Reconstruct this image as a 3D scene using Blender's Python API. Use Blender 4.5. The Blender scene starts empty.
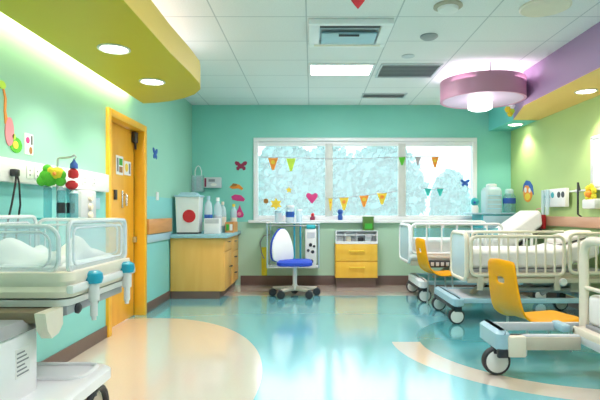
import bpy, bmesh, math, random
from mathutils import Vector, Matrix
random.seed(4)
C = bpy.context.scene.collection
PI = math.pi
F = 500.0
VX, VY, CZ = 312.0, 212.0, 1.156

def P(px, py, Y):
    return ((px - VX) * Y / F, Y, CZ - (py - VY) * Y / F)

# ------------------------------------------------------------------ materials
def mat(name, col, rough=0.5, metal=0.0, var=0.05, scale=8.0, bump=0.0, spec=0.5, coat=0.0, trans=0.0, alpha=1.0, sheen=0.0):
    m = bpy.data.materials.new(name); m.use_nodes = True
    nt = m.node_tree; b = nt.nodes['Principled BSDF']
    tc = nt.nodes.new('ShaderNodeTexCoord')
    n = nt.nodes.new('ShaderNodeTexNoise'); n.inputs['Scale'].default_value = scale; n.inputs['Detail'].default_value = 3
    nt.links.new(tc.outputs['Object'], n.inputs['Vector'])
    r = nt.nodes.new('ShaderNodeValToRGB')
    c0 = [max(0, c * (1 - var)) for c in col]; c1 = [min(1, c * (1 + var)) for c in col]
    r.color_ramp.elements[0].position = 0.3; r.color_ramp.elements[1].position = 0.7
    r.color_ramp.elements[0].color = (*c0, 1); r.color_ramp.elements[1].color = (*c1, 1)
    nt.links.new(n.outputs['Fac'], r.inputs['Fac']); nt.links.new(r.outputs['Color'], b.inputs['Base Color'])
    b.inputs['Roughness'].default_value = rough; b.inputs['Metallic'].default_value = metal
    b.inputs['Specular IOR Level'].default_value = spec; b.inputs['Coat Weight'].default_value = coat
    b.inputs['Transmission Weight'].default_value = trans; b.inputs['Alpha'].default_value = alpha
    b.inputs['Sheen Weight'].default_value = sheen
    if bump:
        bp = nt.nodes.new('ShaderNodeBump'); bp.inputs['Strength'].default_value = bump; bp.inputs['Distance'].default_value = 0.01
        n2 = nt.nodes.new('ShaderNodeTexNoise'); n2.inputs['Scale'].default_value = scale * 4
        nt.links.new(tc.outputs['Object'], n2.inputs['Vector'])
        nt.links.new(n2.outputs['Fac'], bp.inputs['Height']); nt.links.new(bp.outputs['Normal'], b.inputs['Normal'])
    return m

def emat(name, col, strength):
    m = bpy.data.materials.new(name); m.use_nodes = True
    nt = m.node_tree; nt.nodes.clear()
    o = nt.nodes.new('ShaderNodeOutputMaterial'); e = nt.nodes.new('ShaderNodeEmission')
    e.inputs['Color'].default_value = (*col, 1); e.inputs['Strength'].default_value = strength
    nt.links.new(e.outputs[0], o.inputs[0]); return m

def clear_mat(name, col, mix, rough=0.1):
    """thin clear plastic / glass: tinted see-through with a gloss layer"""
    m = bpy.data.materials.new(name); m.use_nodes = True
    nt = m.node_tree; nt.nodes.clear()
    o = nt.nodes.new('ShaderNodeOutputMaterial')
    t = nt.nodes.new('ShaderNodeBsdfTransparent'); t.inputs[0].default_value = (*col, 1)
    p = nt.nodes.new('ShaderNodeBsdfPrincipled'); p.inputs['Base Color'].default_value = (*[0.5 + 0.5 * c for c in col], 1)
    p.inputs['Roughness'].default_value = rough
    x = nt.nodes.new('ShaderNodeMixShader'); x.inputs[0].default_value = mix
    nt.links.new(t.outputs[0], x.inputs[1]); nt.links.new(p.outputs[0], x.inputs[2]); nt.links.new(x.outputs[0], o.inputs[0])
    return m

def wood(name, c0, c1, scale=3.0, axis='Z', rough=0.4):
    m = bpy.data.materials.new(name); m.use_nodes = True
    nt = m.node_tree; b = nt.nodes['Principled BSDF']
    tc = nt.nodes.new('ShaderNodeTexCoord'); mp = nt.nodes.new('ShaderNodeMapping')
    s = {'X': (0.12, 1, 1), 'Y': (1, 0.12, 1), 'Z': (1, 1, 0.12)}[axis]
    mp.inputs['Scale'].default_value = [k * scale for k in s]
    n = nt.nodes.new('ShaderNodeTexNoise'); n.inputs['Scale'].default_value = 6; n.inputs['Detail'].default_value = 5
    r = nt.nodes.new('ShaderNodeValToRGB'); r.color_ramp.elements[0].position = .3; r.color_ramp.elements[1].position = .7
    r.color_ramp.elements[0].color = (*c0, 1); r.color_ramp.elements[1].color = (*c1, 1)
    nt.links.new(tc.outputs['Object'], mp.inputs[0]); nt.links.new(mp.outputs[0], n.inputs['Vector'])
    nt.links.new(n.outputs['Fac'], r.inputs['Fac']); nt.links.new(r.outputs['Color'], b.inputs['Base Color'])
    b.inputs['Roughness'].default_value = rough
    return m

def two_tone(name, low, high, zsplit, rough=0.55):
    """painted wall: a lower and an upper paint with a crisp paint line"""
    m = mat(name, high, rough, var=0.02, scale=2.0, bump=0.03)
    nt = m.node_tree; b = nt.nodes['Principled BSDF']
    g = nt.nodes.new('ShaderNodeNewGeometry'); sp = nt.nodes.new('ShaderNodeSeparateXYZ')
    nt.links.new(g.outputs['Position'], sp.inputs[0])
    ma = nt.nodes.new('ShaderNodeMath'); ma.operation = 'GREATER_THAN'; ma.inputs[1].default_value = zsplit
    nt.links.new(sp.outputs['Z'], ma.inputs[0])
    mx = nt.nodes.new('ShaderNodeMixRGB'); mx.inputs[1].default_value = (*low, 1)
    src = b.inputs['Base Color'].links[0].from_socket
    nt.links.new(src, mx.inputs[2]); nt.links.new(ma.outputs[0], mx.inputs[0]); nt.links.new(mx.outputs[0], b.inputs['Base Color'])
    return m

M = {}
M['wall_left'] = two_tone('mint paint', (.24, .63, .60), (.32, .63, .48), 1.34)
M['wall_back'] = two_tone('teal paint', (.46, .69, .52), (.24, .65, .55), 1.0)
M['wall_right'] = two_tone('lime paint', (.50, .66, .30), (.46, .62, .24), 1.1)
M['teal_plain'] = mat('teal plaster', (.16, .60, .56), .55, var=.02, scale=2)
M['base'] = mat('brown vinyl skirting', (.155, .10, .085), .45)
M['white'] = mat('white plastic', (.82, .82, .80), .35, var=.02)
M['pure'] = mat('white enamel', (.88, .89, .90), .3, var=.015)
M['cream'] = mat('cream plastic', (.84, .76, .62), .38, var=.03)
M['beige'] = mat('beige steel', (.60, .54, .43), .4, var=.04)
M['greyp'] = mat('grey plastic', (.34, .36, .38), .45)
M['lgrey'] = mat('light grey plastic', (.58, .61, .64), .4)
M['dark'] = mat('dark plastic', (.03, .032, .04), .4)
M['rubber'] = mat('black rubber', (.025, .025, .03), .6)
M['steel'] = mat('brushed steel', (.62, .63, .65), .28, metal=.9, scale=30)
M['chrome'] = mat('chrome', (.75, .75, .77), .15, metal=1)
M['linen'] = mat('white linen', (.86, .85, .84), .85, var=.03, bump=.25, scale=6, sheen=.2)
M['pinklinen'] = mat('off-white blanket', (.80, .76, .71), .85, var=.04, bump=.3, scale=6)
M['bluemat'] = mat('pale blue plastic', (.40, .60, .70), .35, var=.03)
M['yellow'] = mat('yellow moulded plastic', (.95, .40, .0), .4, var=.03, spec=.3)
M['yellowcab'] = wood('yellow laminate', (.90, .50, .04), (.94, .57, .07), 1.5, 'Z', .35)
M['maple'] = wood('maple laminate', (.86, .45, .10), (.92, .52, .14), 2.0, 'Z', .4)
M['doorwood'] = wood('amber door wood', (.82, .38, .02), (.90, .46, .04), 2.0, 'Z', .35)
M['frame'] = mat('amber frame paint', (.92, .48, .02), .35, var=.03)
M['handrail'] = wood('orange rail wood', (.60, .24, .06), (.72, .33, .10), 3.0, 'Y', .4)
M['pinkrail'] = wood('pinkish rail wood', (.62, .33, .20), (.70, .40, .26), 3.0, 'Y', .4)
M['worktop'] = mat('pale blue worktop', (.32, .56, .64), .25, var=.06, scale=40)
M['blue'] = mat('royal blue fabric', (.015, .065, .55), .6)
M['bluecap'] = mat('turquoise blue plastic', (.02, .38, .56), .35)
M['teal'] = mat('teal plastic', (.03, .42, .48), .4)
M['red'] = mat('red', (.62, .02, .03), .5)
M['magenta'] = mat('magenta', (.68, .04, .22), .5)
M['maroon'] = mat('maroon', (.28, .02, .07), .5)
M['pink'] = mat('pink', (.85, .28, .32), .5)
M['orange'] = mat('orange', (.90, .30, .03), .5)
M['sun'] = mat('sun yellow', (.92, .66, .05), .5)
M['lime'] = mat('lime', (.55, .80, .05), .5)
M['green'] = mat('leaf green', (.05, .42, .04), .6)
M['plush_green'] = mat('green plush', (.10, .52, .04), .9, bump=.6, scale=20)
M['plush_yellow'] = mat('yellow plush', (.80, .68, .04), .9, bump=.6, scale=20)
M['olive'] = mat('dark green carton', (.08, .20, .03), .5)
M['navy'] = mat('navy', (.02, .10, .42), .5)
M['aqua'] = mat('aqua card', (.04, .55, .50), .5)
M['greycard'] = mat('grey card', (.45, .42, .45), .6)
M['brown'] = mat('brown card', (.40, .18, .04), .6)
M['paper'] = mat('white paper', (.86, .86, .84), .7, var=.02)
M['ink'] = mat('grey print', (.25, .26, .28), .7)
M['soffit'] = mat('yellow-olive plaster', (.60, .46, .015), .5, var=.02, scale=2)
M['fascia'] = mat('pale amber plaster', (.74, .54, .10), .55, var=.02, scale=2)
M['purple'] = mat('mauve plaster', (.43, .27, .46), .5, var=.02, scale=2)
M['orangeceil'] = mat('peach amber plaster', (.95, .58, .17), .5, var=.02, scale=2)
M['drum'] = mat('pink mauve plaster', (.55, .26, .38), .5, var=.02, scale=2)
M['drumlow'] = mat('pale mauve plaster', (.62, .46, .62), .5, var=.02, scale=2)
M['vent'] = mat('grey vent steel', (.42, .45, .47), .5)
M['ventlow'] = mat('dark vent slot', (.20, .21, .22), .6)
M['beigespk'] = mat('beige grille', (.48, .42, .32), .6)
M['glow'] = emat('lit diffuser', (1, .98, .95), 9.0)
M['spotglow'] = emat('lit lamp lens', (1, .93, .78), 14.0)
M['coveglow'] = emat('lit cove strip', (1, .96, .80), 14.0)
M['lensglow'] = emat('lit drum lens', (1, .97, .99), 5.0)
M['glass'] = clear_mat('window glass', (.88, .97, .97), .05, .03)
_nt = M['glass'].node_tree
_tl = _nt.nodes.new('ShaderNodeBsdfTranslucent'); _tl.inputs[0].default_value = (.85, .97, .97, 1)
_mx = _nt.nodes.new('ShaderNodeMixShader'); _mx.inputs[0].default_value = .17
_out = [n for n in _nt.nodes if n.type == 'OUTPUT_MATERIAL'][0]
_src = _out.inputs[0].links[0].from_socket
_nt.links.new(_src, _mx.inputs[1]); _nt.links.new(_tl.outputs[0], _mx.inputs[2]); _nt.links.new(_mx.outputs[0], _out.inputs[0])
M['acrylic'] = clear_mat('clear acrylic', (.90, .95, .98), .20, .08)
M['acrylic_edge'] = clear_mat('acrylic edge', (.85, .92, .97), .75, .1)
M['bluecyl'] = clear_mat('blue clear plastic', (.45, .80, .85), .22, .1)
M['paleplas'] = clear_mat('frosted pale plastic', (.72, .90, .96), .5, .25)
M['screen'] = mat('dark glossy screen', (.02, .04, .05), .1)

def floor_mat():
    m = bpy.data.materials.new('glossy sheet vinyl'); m.use_nodes = True
    nt = m.node_tree; b = nt.nodes['Principled BSDF']; N = nt.nodes.new; L = nt.links.new
    g = N('ShaderNodeNewGeometry'); sp = N('ShaderNodeSeparateXYZ'); L(g.outputs['Position'], sp.inputs[0])
    def math_(op, a, bb=None):
        n = N('ShaderNodeMath'); n.operation = op
        for i, v in enumerate((a, bb)):
            if v is None: continue
            if isinstance(v, (int, float)): n.inputs[i].default_value = v
            else: L(v, n.inputs[i])
        return n.outputs[0]
    X, Y = sp.outputs['X'], sp.outputs['Y']
    def ell(cx, cy, a, bb):
        u = math_('DIVIDE', math_('SUBTRACT', X, cx), a); v = math_('DIVIDE', math_('SUBTRACT', Y, cy), bb)
        return math_('SQRT', math_('ADD', math_('MULTIPLY', u, u), math_('MULTIPLY', v, v)))
    disc = math_('LESS_THAN', ell(2.13, 4.40, 1.0, 1.0), 1.18)  # darker teal disc paints the shade around the beds into the floor colour
    big = math_('LESS_THAN', ell(-1.70, 3.35, 1.35, 2.10), 1.0)
    band = math_('GREATER_THAN', Y, 6.90)
    d = ell(2.13, 4.40, 1.0, 1.0)
    ring = math_('MULTIPLY', math_('MULTIPLY', math_('GREATER_THAN', d, 1.17), math_('LESS_THAN', d, 1.42)), math_('LESS_THAN', Y, 4.45))
    mask = math_('MAXIMUM', math_('MAXIMUM', big, band), ring)
    n = N('ShaderNodeTexNoise'); n.inputs['Scale'].default_value = 60; n.inputs['Detail'].default_value = 4; L(g.outputs['Position'], n.inputs['Vector'])
    rt = N('ShaderNodeValToRGB'); rt.color_ramp.elements[0].color = (.17, .55, .63, 1); rt.color_ramp.elements[1].color = (.20, .60, .68, 1)
    rc = N('ShaderNodeValToRGB'); rc.color_ramp.elements[0].color = (.76, .66, .56, 1); rc.color_ramp.elements[1].color = (.82, .72, .62, 1)
    L(n.outputs['Fac'], rt.inputs['Fac']); L(n.outputs['Fac'], rc.inputs['Fac'])
    mx = N('ShaderNodeMixRGB'); shade_mx = N('ShaderNodeMixRGB'); L(disc, shade_mx.inputs[0]); L(rt.outputs[0], shade_mx.inputs[1]); shade_mx.inputs[2].default_value = (.10, .46, .51, 1)
    L(mask, mx.inputs[0]); L(shade_mx.outputs[0], mx.inputs[1]); L(rc.outputs[0], mx.inputs[2])
    L(mx.outputs[0], b.inputs['Base Color'])
    b.inputs['Roughness'].default_value = .17; b.inputs['Specular IOR Level'].default_value = .6
    b.inputs['Coat Weight'].default_value = 1.0; b.inputs['Coat IOR'].default_value = 1.95; b.inputs['Coat Roughness'].default_value = .12
    return m
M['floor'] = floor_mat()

def ceil_mat():
    m = mat('mineral ceiling tile', (.84, .84, .83), .8, var=.04, scale=90, bump=.15)
    nt = m.node_tree; b = nt.nodes['Principled BSDF']; N = nt.nodes.new; L = nt.links.new
    g = N('ShaderNodeNewGeometry'); sp = N('ShaderNodeSeparateXYZ'); L(g.outputs['Position'], sp.inputs[0])
    def line(sock, off, step, w):
        a = N('ShaderNodeMath'); a.operation = 'SUBTRACT'; L(sock, a.inputs[0]); a.inputs[1].default_value = off - step * 50
        p = N('ShaderNodeMath'); p.operation = 'MODULO'; L(a.outputs[0], p.inputs[0]); p.inputs[1].default_value = step
        c = N('ShaderNodeMath'); c.operation = 'LESS_THAN'; L(p.outputs[0], c.inputs[0]); c.inputs[1].default_value = w
        return c.outputs[0]
    mx = N('ShaderNodeMath'); mx.operation = 'MAXIMUM'
    L(line(sp.outputs['X'], -.055, .79, .012), mx.inputs[0]); L(line(sp.outputs['Y'], 7.43, .62, .012), mx.inputs[1])
    c = N('ShaderNodeMixRGB'); L(mx.outputs[0], c.inputs[0]); c.inputs[2].default_value = (.55, .57, .58, 1)
    L(b.inputs['Base Color'].links[0].from_socket, c.inputs[1]); L(c.outputs[0], b.inputs['Base Color'])
    return m
M['ceiling'] = ceil_mat()

# ------------------------------------------------------------------ mesh builder
class B:
    def __init__(s): s.bm = bmesh.new()
    def box(s, x0, x1, y0, y1, z0, z1, bev=0, seg=2):
        t = bmesh.new(); bmesh.ops.create_cube(t, size=1)
        for v in t.verts:
            v.co = Vector(((x0 + x1) / 2 + v.co.x * (x1 - x0), (y0 + y1) / 2 + v.co.y * (y1 - y0), (z0 + z1) / 2 + v.co.z * (z1 - z0)))
        if bev: bmesh.ops.bevel(t, geom=t.edges[:], offset=bev, segments=seg, profile=.5, affect='EDGES')
        return s._add(t)
    def _add(s, t, mtx=None):
        if mtx: t.transform(mtx)
        me = bpy.data.meshes.new('tmp'); t.to_mesh(me); t.free(); s.bm.from_mesh(me); bpy.data.meshes.remove(me); return s
    def add(s, other, mtx=None):
        return s._add(other.bm, mtx)
    def tube(s, pts, r, seg=10, closed=False, caps=True):
        pts = [Vector(p) for p in pts]; n = len(pts); rings = []
        rr = r if isinstance(r, (list, tuple)) else [r] * n
        up = None
        for i, p in enumerate(pts):
            a = pts[(i - 1) % n] if (i or closed) else p; c = pts[(i + 1) % n] if (i < n - 1 or closed) else p
            d = (c - a).normalized()
            if up is None:
                up = Vector((0, 0, 1)) if abs(d.z) < .9 else Vector((1, 0, 0))
            up = (up - d * up.dot(d)).normalized(); q = d.cross(up)
            rings.append([s.bm.verts.new(p + (up * math.cos(2 * PI * k / seg) + q * math.sin(2 * PI * k / seg)) * rr[i]) for k in range(seg)])
        for i in range(n if closed else n - 1):
            A, D = rings[i], rings[(i + 1) % n]
            for k in range(seg): s.bm.faces.new((A[k], A[(k + 1) % seg], D[(k + 1) % seg], D[k]))
        if not closed and caps:
            s.bm.faces.new(rings[0][::-1]); s.bm.faces.new(rings[-1])
        return s
    def cyl(s, p0, p1, r0, r1=None, seg=20):
        return s.tube([p0, p1], [r0, r0 if r1 is None else r1], seg)
    def lathe(s, prof, c=(0, 0, 0), seg=24, axis='Z'):
        rings = []
        def pt(r, h, a):
            u, v = r * math.cos(a), r * math.sin(a)
            return Vector(c) + Vector({'Z': (u, v, h), 'Y': (u, h, v), 'X': (h, u, v)}[axis])
        for r, h in prof:
            if r < 1e-5: rings.append([s.bm.verts.new(pt(0, h, 0))])
            else: rings.append([s.bm.verts.new(pt(r, h, 2 * PI * k / seg)) for k in range(seg)])
        for A, D in zip(rings, rings[1:]):
            for k in range(seg):
                k2 = (k + 1) % seg
                if len(A) == 1 and len(D) == 1: continue
                if len(A) == 1: s.bm.faces.new((A[0], D[k], D[k2]))
                elif len(D) == 1: s.bm.faces.new((A[k], A[k2], D[0]))
                else: s.bm.faces.new((A[k], A[k2], D[k2], D[k]))
        if len(rings[0]) > 1: s.bm.faces.new(rings[0][::-1])
        if len(rings[-1]) > 1: s.bm.faces.new(rings[-1])
        return s
    def prism(s, poly, fn, d0, d1):
        a = [s.bm.verts.new(fn(u, v, d0)) for u, v in poly]; c = [s.bm.verts.new(fn(u, v, d1)) for u, v in poly]; n = len(poly)
        s.bm.faces.new(a); s.bm.faces.new(c[::-1])
        for i in range(n): s.bm.faces.new((a[i], c[i], c[(i + 1) % n], a[(i + 1) % n]))
        return s
    def ball(s, c, r, sub=2):
        r = r if isinstance(r, (list, tuple)) else (r, r, r)
        t = bmesh.new(); bmesh.ops.create_icosphere(t, subdivisions=sub, radius=1)
        t.transform(Matrix.Translation(c) @ Matrix.Diagonal((*r, 1))); return s._add(t)
    def loft(s, rings, closed=True):
        R = [[s.bm.verts.new(p) for p in r] for r in rings]; n = len(R[0])
        for A, D in zip(R, R[1:]):
            for k in range(n if closed else n - 1): s.bm.faces.new((A[k], A[(k + 1) % n], D[(k + 1) % n], D[k]))
        if closed: s.bm.faces.new(R[0][::-1]); s.bm.faces.new(R[-1])
        return s

def fillet(pts, r, n=5, closed=False):
    pts = [Vector(p) for p in pts]; out = []; m = len(pts)
    for i, p in enumerate(pts):
        if not closed and i in (0, m - 1): out.append(p); continue
        a = pts[(i - 1) % m] - p; c = pts[(i + 1) % m] - p
        q = min(r, a.length * .49, c.length * .49)
        s, e = p + a.normalized() * q, p + c.normalized() * q
        for k in range(n + 1):
            t = k / n; out.append((1 - t) ** 2 * s + 2 * t * (1 - t) * p + t * t * e)
    return out

def worldoff(o):
    v = Vector((0, 0, 0))
    while o: v += o.location; o = o.parent
    return v

def obj(name, b, m, parent=None, label=None, angle=40):
    me = bpy.data.meshes.new(name); bm = b.bm
    bmesh.ops.recalc_face_normals(bm, faces=bm.faces[:])
    if parent: off = worldoff(parent)
    else:
        xs = [v.co for v in bm.verts]
        off = Vector(((min(v.x for v in xs) + max(v.x for v in xs)) / 2, (min(v.y for v in xs) + max(v.y for v in xs)) / 2, min(v.z for v in xs)))
    bmesh.ops.translate(bm, verts=bm.verts[:], vec=-off)
    bm.to_mesh(me); bm.free()
    me.polygons.foreach_set('use_smooth', [True] * len(me.polygons)); me.set_sharp_from_angle(angle=math.radians(angle))
    me.materials.append(m if not isinstance(m, str) else M[m])
    o = bpy.data.objects.new(name, me); C.objects.link(o)
    if parent: o.parent = parent
    else: o.location = off
    if label: o['label'] = label
    return o

def tag(o, label, cat, group=None):
    o['label'] = label; o['category'] = cat
    if group: o['group'] = group
    return o
def thing(name, label, cat, loc=(0, 0, 0), group=None):
    o = bpy.data.objects.new(name, None); C.objects.link(o); o.location = loc; o.empty_display_size = .1
    return tag(o, label, cat, group)
def struct(name, b, m, parent=None, angle=30):
    o = obj(name, b, m, parent, angle=angle)
    if not parent: o['kind'] = 'structure'
    return o
def sempty(name, loc):
    o = bpy.data.objects.new(name, None); C.objects.link(o); o.location = loc; o['kind'] = 'structure'; return o
def copy_tree(o, loc=None, label=None, parent=None):
    c = o.copy(); C.objects.link(c)
    if parent: c.parent = parent
    if loc is not None: c.location = loc
    if label: c['label'] = label
    for ch in list(o.children): copy_tree(ch, parent=c)
    return c
def circ(r, n=24, cx=0, cy=0, ry=None):
    return [(cx + r * math.cos(2 * PI * k / n), cy + (ry or r) * math.sin(2 * PI * k / n)) for k in range(n)]
def onback(u, v, d): return Vector((u, d, v))      # poly in XZ, depth along Y
def onside(u, v, d): return Vector((d, u, v))      # poly in YZ, depth along X
def flat(u, v, d): return Vector((u, v, d))

# ------------------------------------------------------------------ room shell
XL, XR, YB, HC = -1.90, 3.15, 7.92, 2.85
YN = -1.6
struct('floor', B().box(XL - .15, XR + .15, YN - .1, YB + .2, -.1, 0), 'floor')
struct('ceiling', B().box(XL - .15, XR + .15, YN - .1, YB + .2, HC, HC + .1), 'ceiling')
dy0, dy1, dz1 = 4.65, 5.63, 2.08
struct('wall_left', B().box(XL - .15, XL, YN, dy0, 0, HC).box(XL - .15, XL, dy1, YB + .2, 0, HC).box(XL - .15, XL, dy0, dy1, dz1, HC), 'wall_left')
struct('wall_right', B().box(XR, XR + .15, YN, YB + .2, 0, HC), 'wall_right')
struct('wall_near', B().box(XL, XR, YN - .1, YN, 0, HC), 'wall_left')
wx0, wx1, wz0, wz1 = -.90, 2.58, 1.03, 2.29
struct('wall_back', B().box(XL, wx0, YB, YB + .2, 0, HC).box(wx1, XR, YB, YB + .2, 0, HC).box(wx0, wx1, YB, YB + .2, 0, wz0).box(wx0, wx1, YB, YB + .2, wz1, HC), 'wall_back')
struct('baseboard_left', B().box(XL, XL + .015, YN, 4.605, 0, .11, .004).box(XL, XL + .015, 5.668, 6.64, 0, .11, .004), 'base')
struct('baseboard_back', B().box(-1.13, XR, YB - .015, YB, 0, .15, .004), 'base')
struct('baseboard_right', B().box(XR - .015, XR, YN, YB - .02, 0, .13, .004), 'base')

# window
w = sempty('window_1', (.84, YB, wz0))
fr = B()
fr.box(wx0 - .025, wx1 + .025, YB - .035, YB + .02, wz1 - .02, wz1 + .04, .006)
fr.box(wx0 - .025, wx0 + .05, YB - .035, YB + .02, wz0, wz1 - .02, .006).box(wx1 - .05, wx1 + .025, YB - .035, YB + .02, wz0, wz1 - .02, .006)
fr.box(wx0 + .05, wx1 - .05, YB + .0, YB + .06, wz0, wz0 + .07, .006).box(wx0 + .05, wx1 - .05, YB, YB + .06, wz1 - .09, wz1 - .02, .006)
obj('window_frame', fr, 'pure', w)
for px in (329, 402):
    xc = (px - VX) * YB / F
    obj('mullion', B().box(xc - .06, xc + .06, YB - .01, YB + .07, wz0 + .06, wz1 - .05, .006), mat('warm white mullion paint', (.66, .68, .64), .4), w)
for a, c in ((259, 325), (333, 398), (406, 471)):
    x0, x1 = (a - VX) * YB / F, (c - VX) * YB / F
    obj('pane', B().box(x0 - .02, x1 + .02, YB + .045, YB + .053, wz0 + .05, wz1 - .06), 'glass', w)
obj('sill', B().box(wx0 - .10, wx1 + .10, YB - .10, YB + .05, .985, 1.03, .008), 'pure', w)

# door
d = sempty('door_1', (XL, 5.0, 0))
f = B()
xf = -1.87
f.box(XL - .15, xf, 4.606, 4.676, 0, 2.124, .004).box(XL - .15, xf, 5.597, 5.667, 0, 2.124, .004).box(XL - .15, xf, 4.676, 5.597, 2.054, 2.124, .004)
obj('door_frame', f, 'frame', d)
xs = XL - .085
obj('door_leaf', B().box(XL - .13, xs, 4.678, 5.57, .008, 2.05, .003), 'doorwood', d)
obj('door_gap_shade', B().box(XL - .13, xs - .005, 5.572, 5.597, .01, 2.05), 'dark', d)  # dark strip stands in for the shade in the open hinge-side gap
h = B().box(xs, xs + .012, 5.20, 5.245, 1.20, 1.38, .004)
h.tube(fillet([(xs, 5.223, 1.34), (xs + .05, 5.223, 1.34), (xs + .05, 5.21, 1.22)], .02), .011)
obj('door_handle', h, 'chrome', d)
obj('card_reader', B().box(xs, xs + .02, 5.0, 5.055, 1.28, 1.38, .004), 'dark', d)
obj('door_closer', B().box(xs, xs + .05, 5.49, 5.57, 1.92, 2.04, .008).tube([(xs + .025, 5.54, 1.93), (xs + .025, 5.555, 1.85)], .012), 'dark', d)
obj('hinge', B().box(xs, xs + .03, 5.53, 5.59, .82, .88, .004), 'steel', d)
n1 = thing('door_notice', 'white notice sheet with green and brown print, left one on the amber door', 'notice', (xs, 5.15, 1.53))
obj('sheet', B().box(xs, xs + .003, 5.06, 5.25, 1.54, 1.735), 'paper', n1)
for (y0, y1, z0, z1, c) in ((5.08, 5.12, 1.57, 1.71, 'ink'), (5.14, 5.23, 1.64, 1.71, 'green'), (5.14, 5.23, 1.565, 1.625, 'brown')):
    obj('printed_patch', B().box(xs + .003, xs + .0045, y0, y1, z0, z1), c, n1)
n2 = thing('door_notice', 'white notice sheet with a round picture, right one on the amber door', 'notice', (xs, 5.36, 1.53))
obj('sheet', B().box(xs, xs + .003, 5.28, 5.47, 1.55, 1.70), 'paper', n2)
obj('printed_patch', B().prism(circ(.045, 20, 5.345, 1.63), onside, xs + .003, xs + .0045), 'sun', n2)
obj('printed_patch', B().box(xs + .003, xs + .0045, 5.41, 5.455, 1.57, 1.68), 'ink', n2)

# wooden bumper rail past the door
rl = thing('wooden_bumper_rail', 'orange wood bumper rail on the left wall between door and cabinet', 'handrail', (XL, 6.05, .89))
obj('rail_board', B().box(XL + .01, XL + .05, 5.69, 6.625, .90, 1.075, .008), 'handrail', rl)
obj('lower_strip', B().box(XL, XL + .03, 5.69, 6.625, .80, .895, .006), 'bluemat', rl, 'pale blue strip under the wood')

# ------------------------------------------------------------------ yellow ceiling cloud with cove
def strip_outline():
    pts = [(-1.78, -1.4), (-1.02, -1.4), (-1.02, 3.6), (-1.0, 4.1), (-1.0, 4.45), (-1.04, 4.66), (-1.14, 4.86), (-1.28, 5.02), (-1.46, 5.16), (-1.64, 5.24), (-1.78, 5.27)]
    return pts
s = sempty('ceiling_soffit', (-1.4, 2.0, 2.30))
obj('soffit_slab', B().prism(strip_outline(), flat, 2.30, 2.305), 'soffit', s)
obj('soffit_fascia', B().prism(strip_outline(), flat, 2.305, 2.50), 'fascia', s)
obj('cove_back', B().box(XL, -1.78, -1.4, 5.25, 2.44, 2.50), 'white', s)
for yy in (0.5, 2.5, 4.4):
    obj('hanger_rod', B().cyl((-1.4, yy, 2.50), (-1.4, yy, HC), .012), 'steel', s)
cv = tag(obj('cove_light', B().box(-1.83, -1.79, -1.3, 5.15, 2.425, 2.44), 'coveglow'), 'bright warm light strip in the gap above the mint wall', 'cove light')

def add_light(name, kind, loc, energy, color=(1, 1, 1), size=.3, size_y=None, rot=(0, 0, 0), angle=None, blend=.6, radius=.05):
    l = bpy.data.lights.new(name, kind); l.energy = energy; l.color = color
    if kind == 'AREA':
        l.size = size
        if size_y: l.shape = 'RECTANGLE'; l.size_y = size_y
    else: l.shadow_soft_size = radius
    if kind == 'SPOT': l.spot_size = angle; l.spot_blend = blend
    o = bpy.data.objects.new(name, l); C.objects.link(o); o.location = loc; o.rotation_euler = rot
    return o
add_light('cove_lamp', 'AREA', (-1.835, 2.0, 2.42), 15, (1, .94, .62), .08, 6.4, (0, math.radians(-8), 0))

def downlight(x, y, z, label, e, group='recessed downlights', aim=0):
    t = thing('downlight', label, 'ceiling light', (x, y, z - .012), group)
    obj('trim_ring', B().lathe([(.098, 0), (.11, 0), (.112, -.006), (.10, -.012), (.092, -.006)], (x, y, z), 28), 'white', t)
    obj('lens', B().lathe([(.0, -.006), (.09, -.006), (.092, -.001), (0, -.001)], (x, y, z), 28), 'spotglow', t)
    add_light('downlight_lamp', 'SPOT', (x, y, z - .03), e, (1, .92, .76), angle=math.radians(115), rot=(0, aim, 0))
downlight(-1.386, 3.50, 2.30, 'round lit downlight in the yellow soffit, the nearer and larger of the two', 45)
downlight(-1.40, 4.38, 2.30, 'round lit downlight in the yellow soffit, the smaller one toward the window', 35)

# ------------------------------------------------------------------ right bulkhead, drum
bz = 2.436
bh = sempty('ceiling_bulkhead', (2.85, 3, bz))
obj('bulkhead_face', B().box(2.56, 2.62, YN, 6.05, bz + .006, HC), 'purple', bh)
obj('bulkhead_underside', B().box(2.56, XR, YN, 6.05, bz, bz + .006).prism([(2.56, 6.05), (XR, 6.05), (XR, 7.0), (2.8, 6.95)], flat, bz, bz + .006), 'orangeceil', bh)
obj('bulkhead_end', B().prism([(2.62, 6.05), (XR, 6.05), (XR, 7.0), (2.8, 6.95)], flat, bz + .006, HC), 'purple', bh)
obj('bulkhead_box', B().box(2.80, XR, 6.955, YB, bz, HC), 'teal_plain', bh)
downlight(2.90, 5.29, bz, 'round lit downlight under the orange bulkhead on the right', 60)
downlight(2.97, 7.30, bz, 'small lit downlight under the teal bulkhead end in the far right corner', 30)

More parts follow.
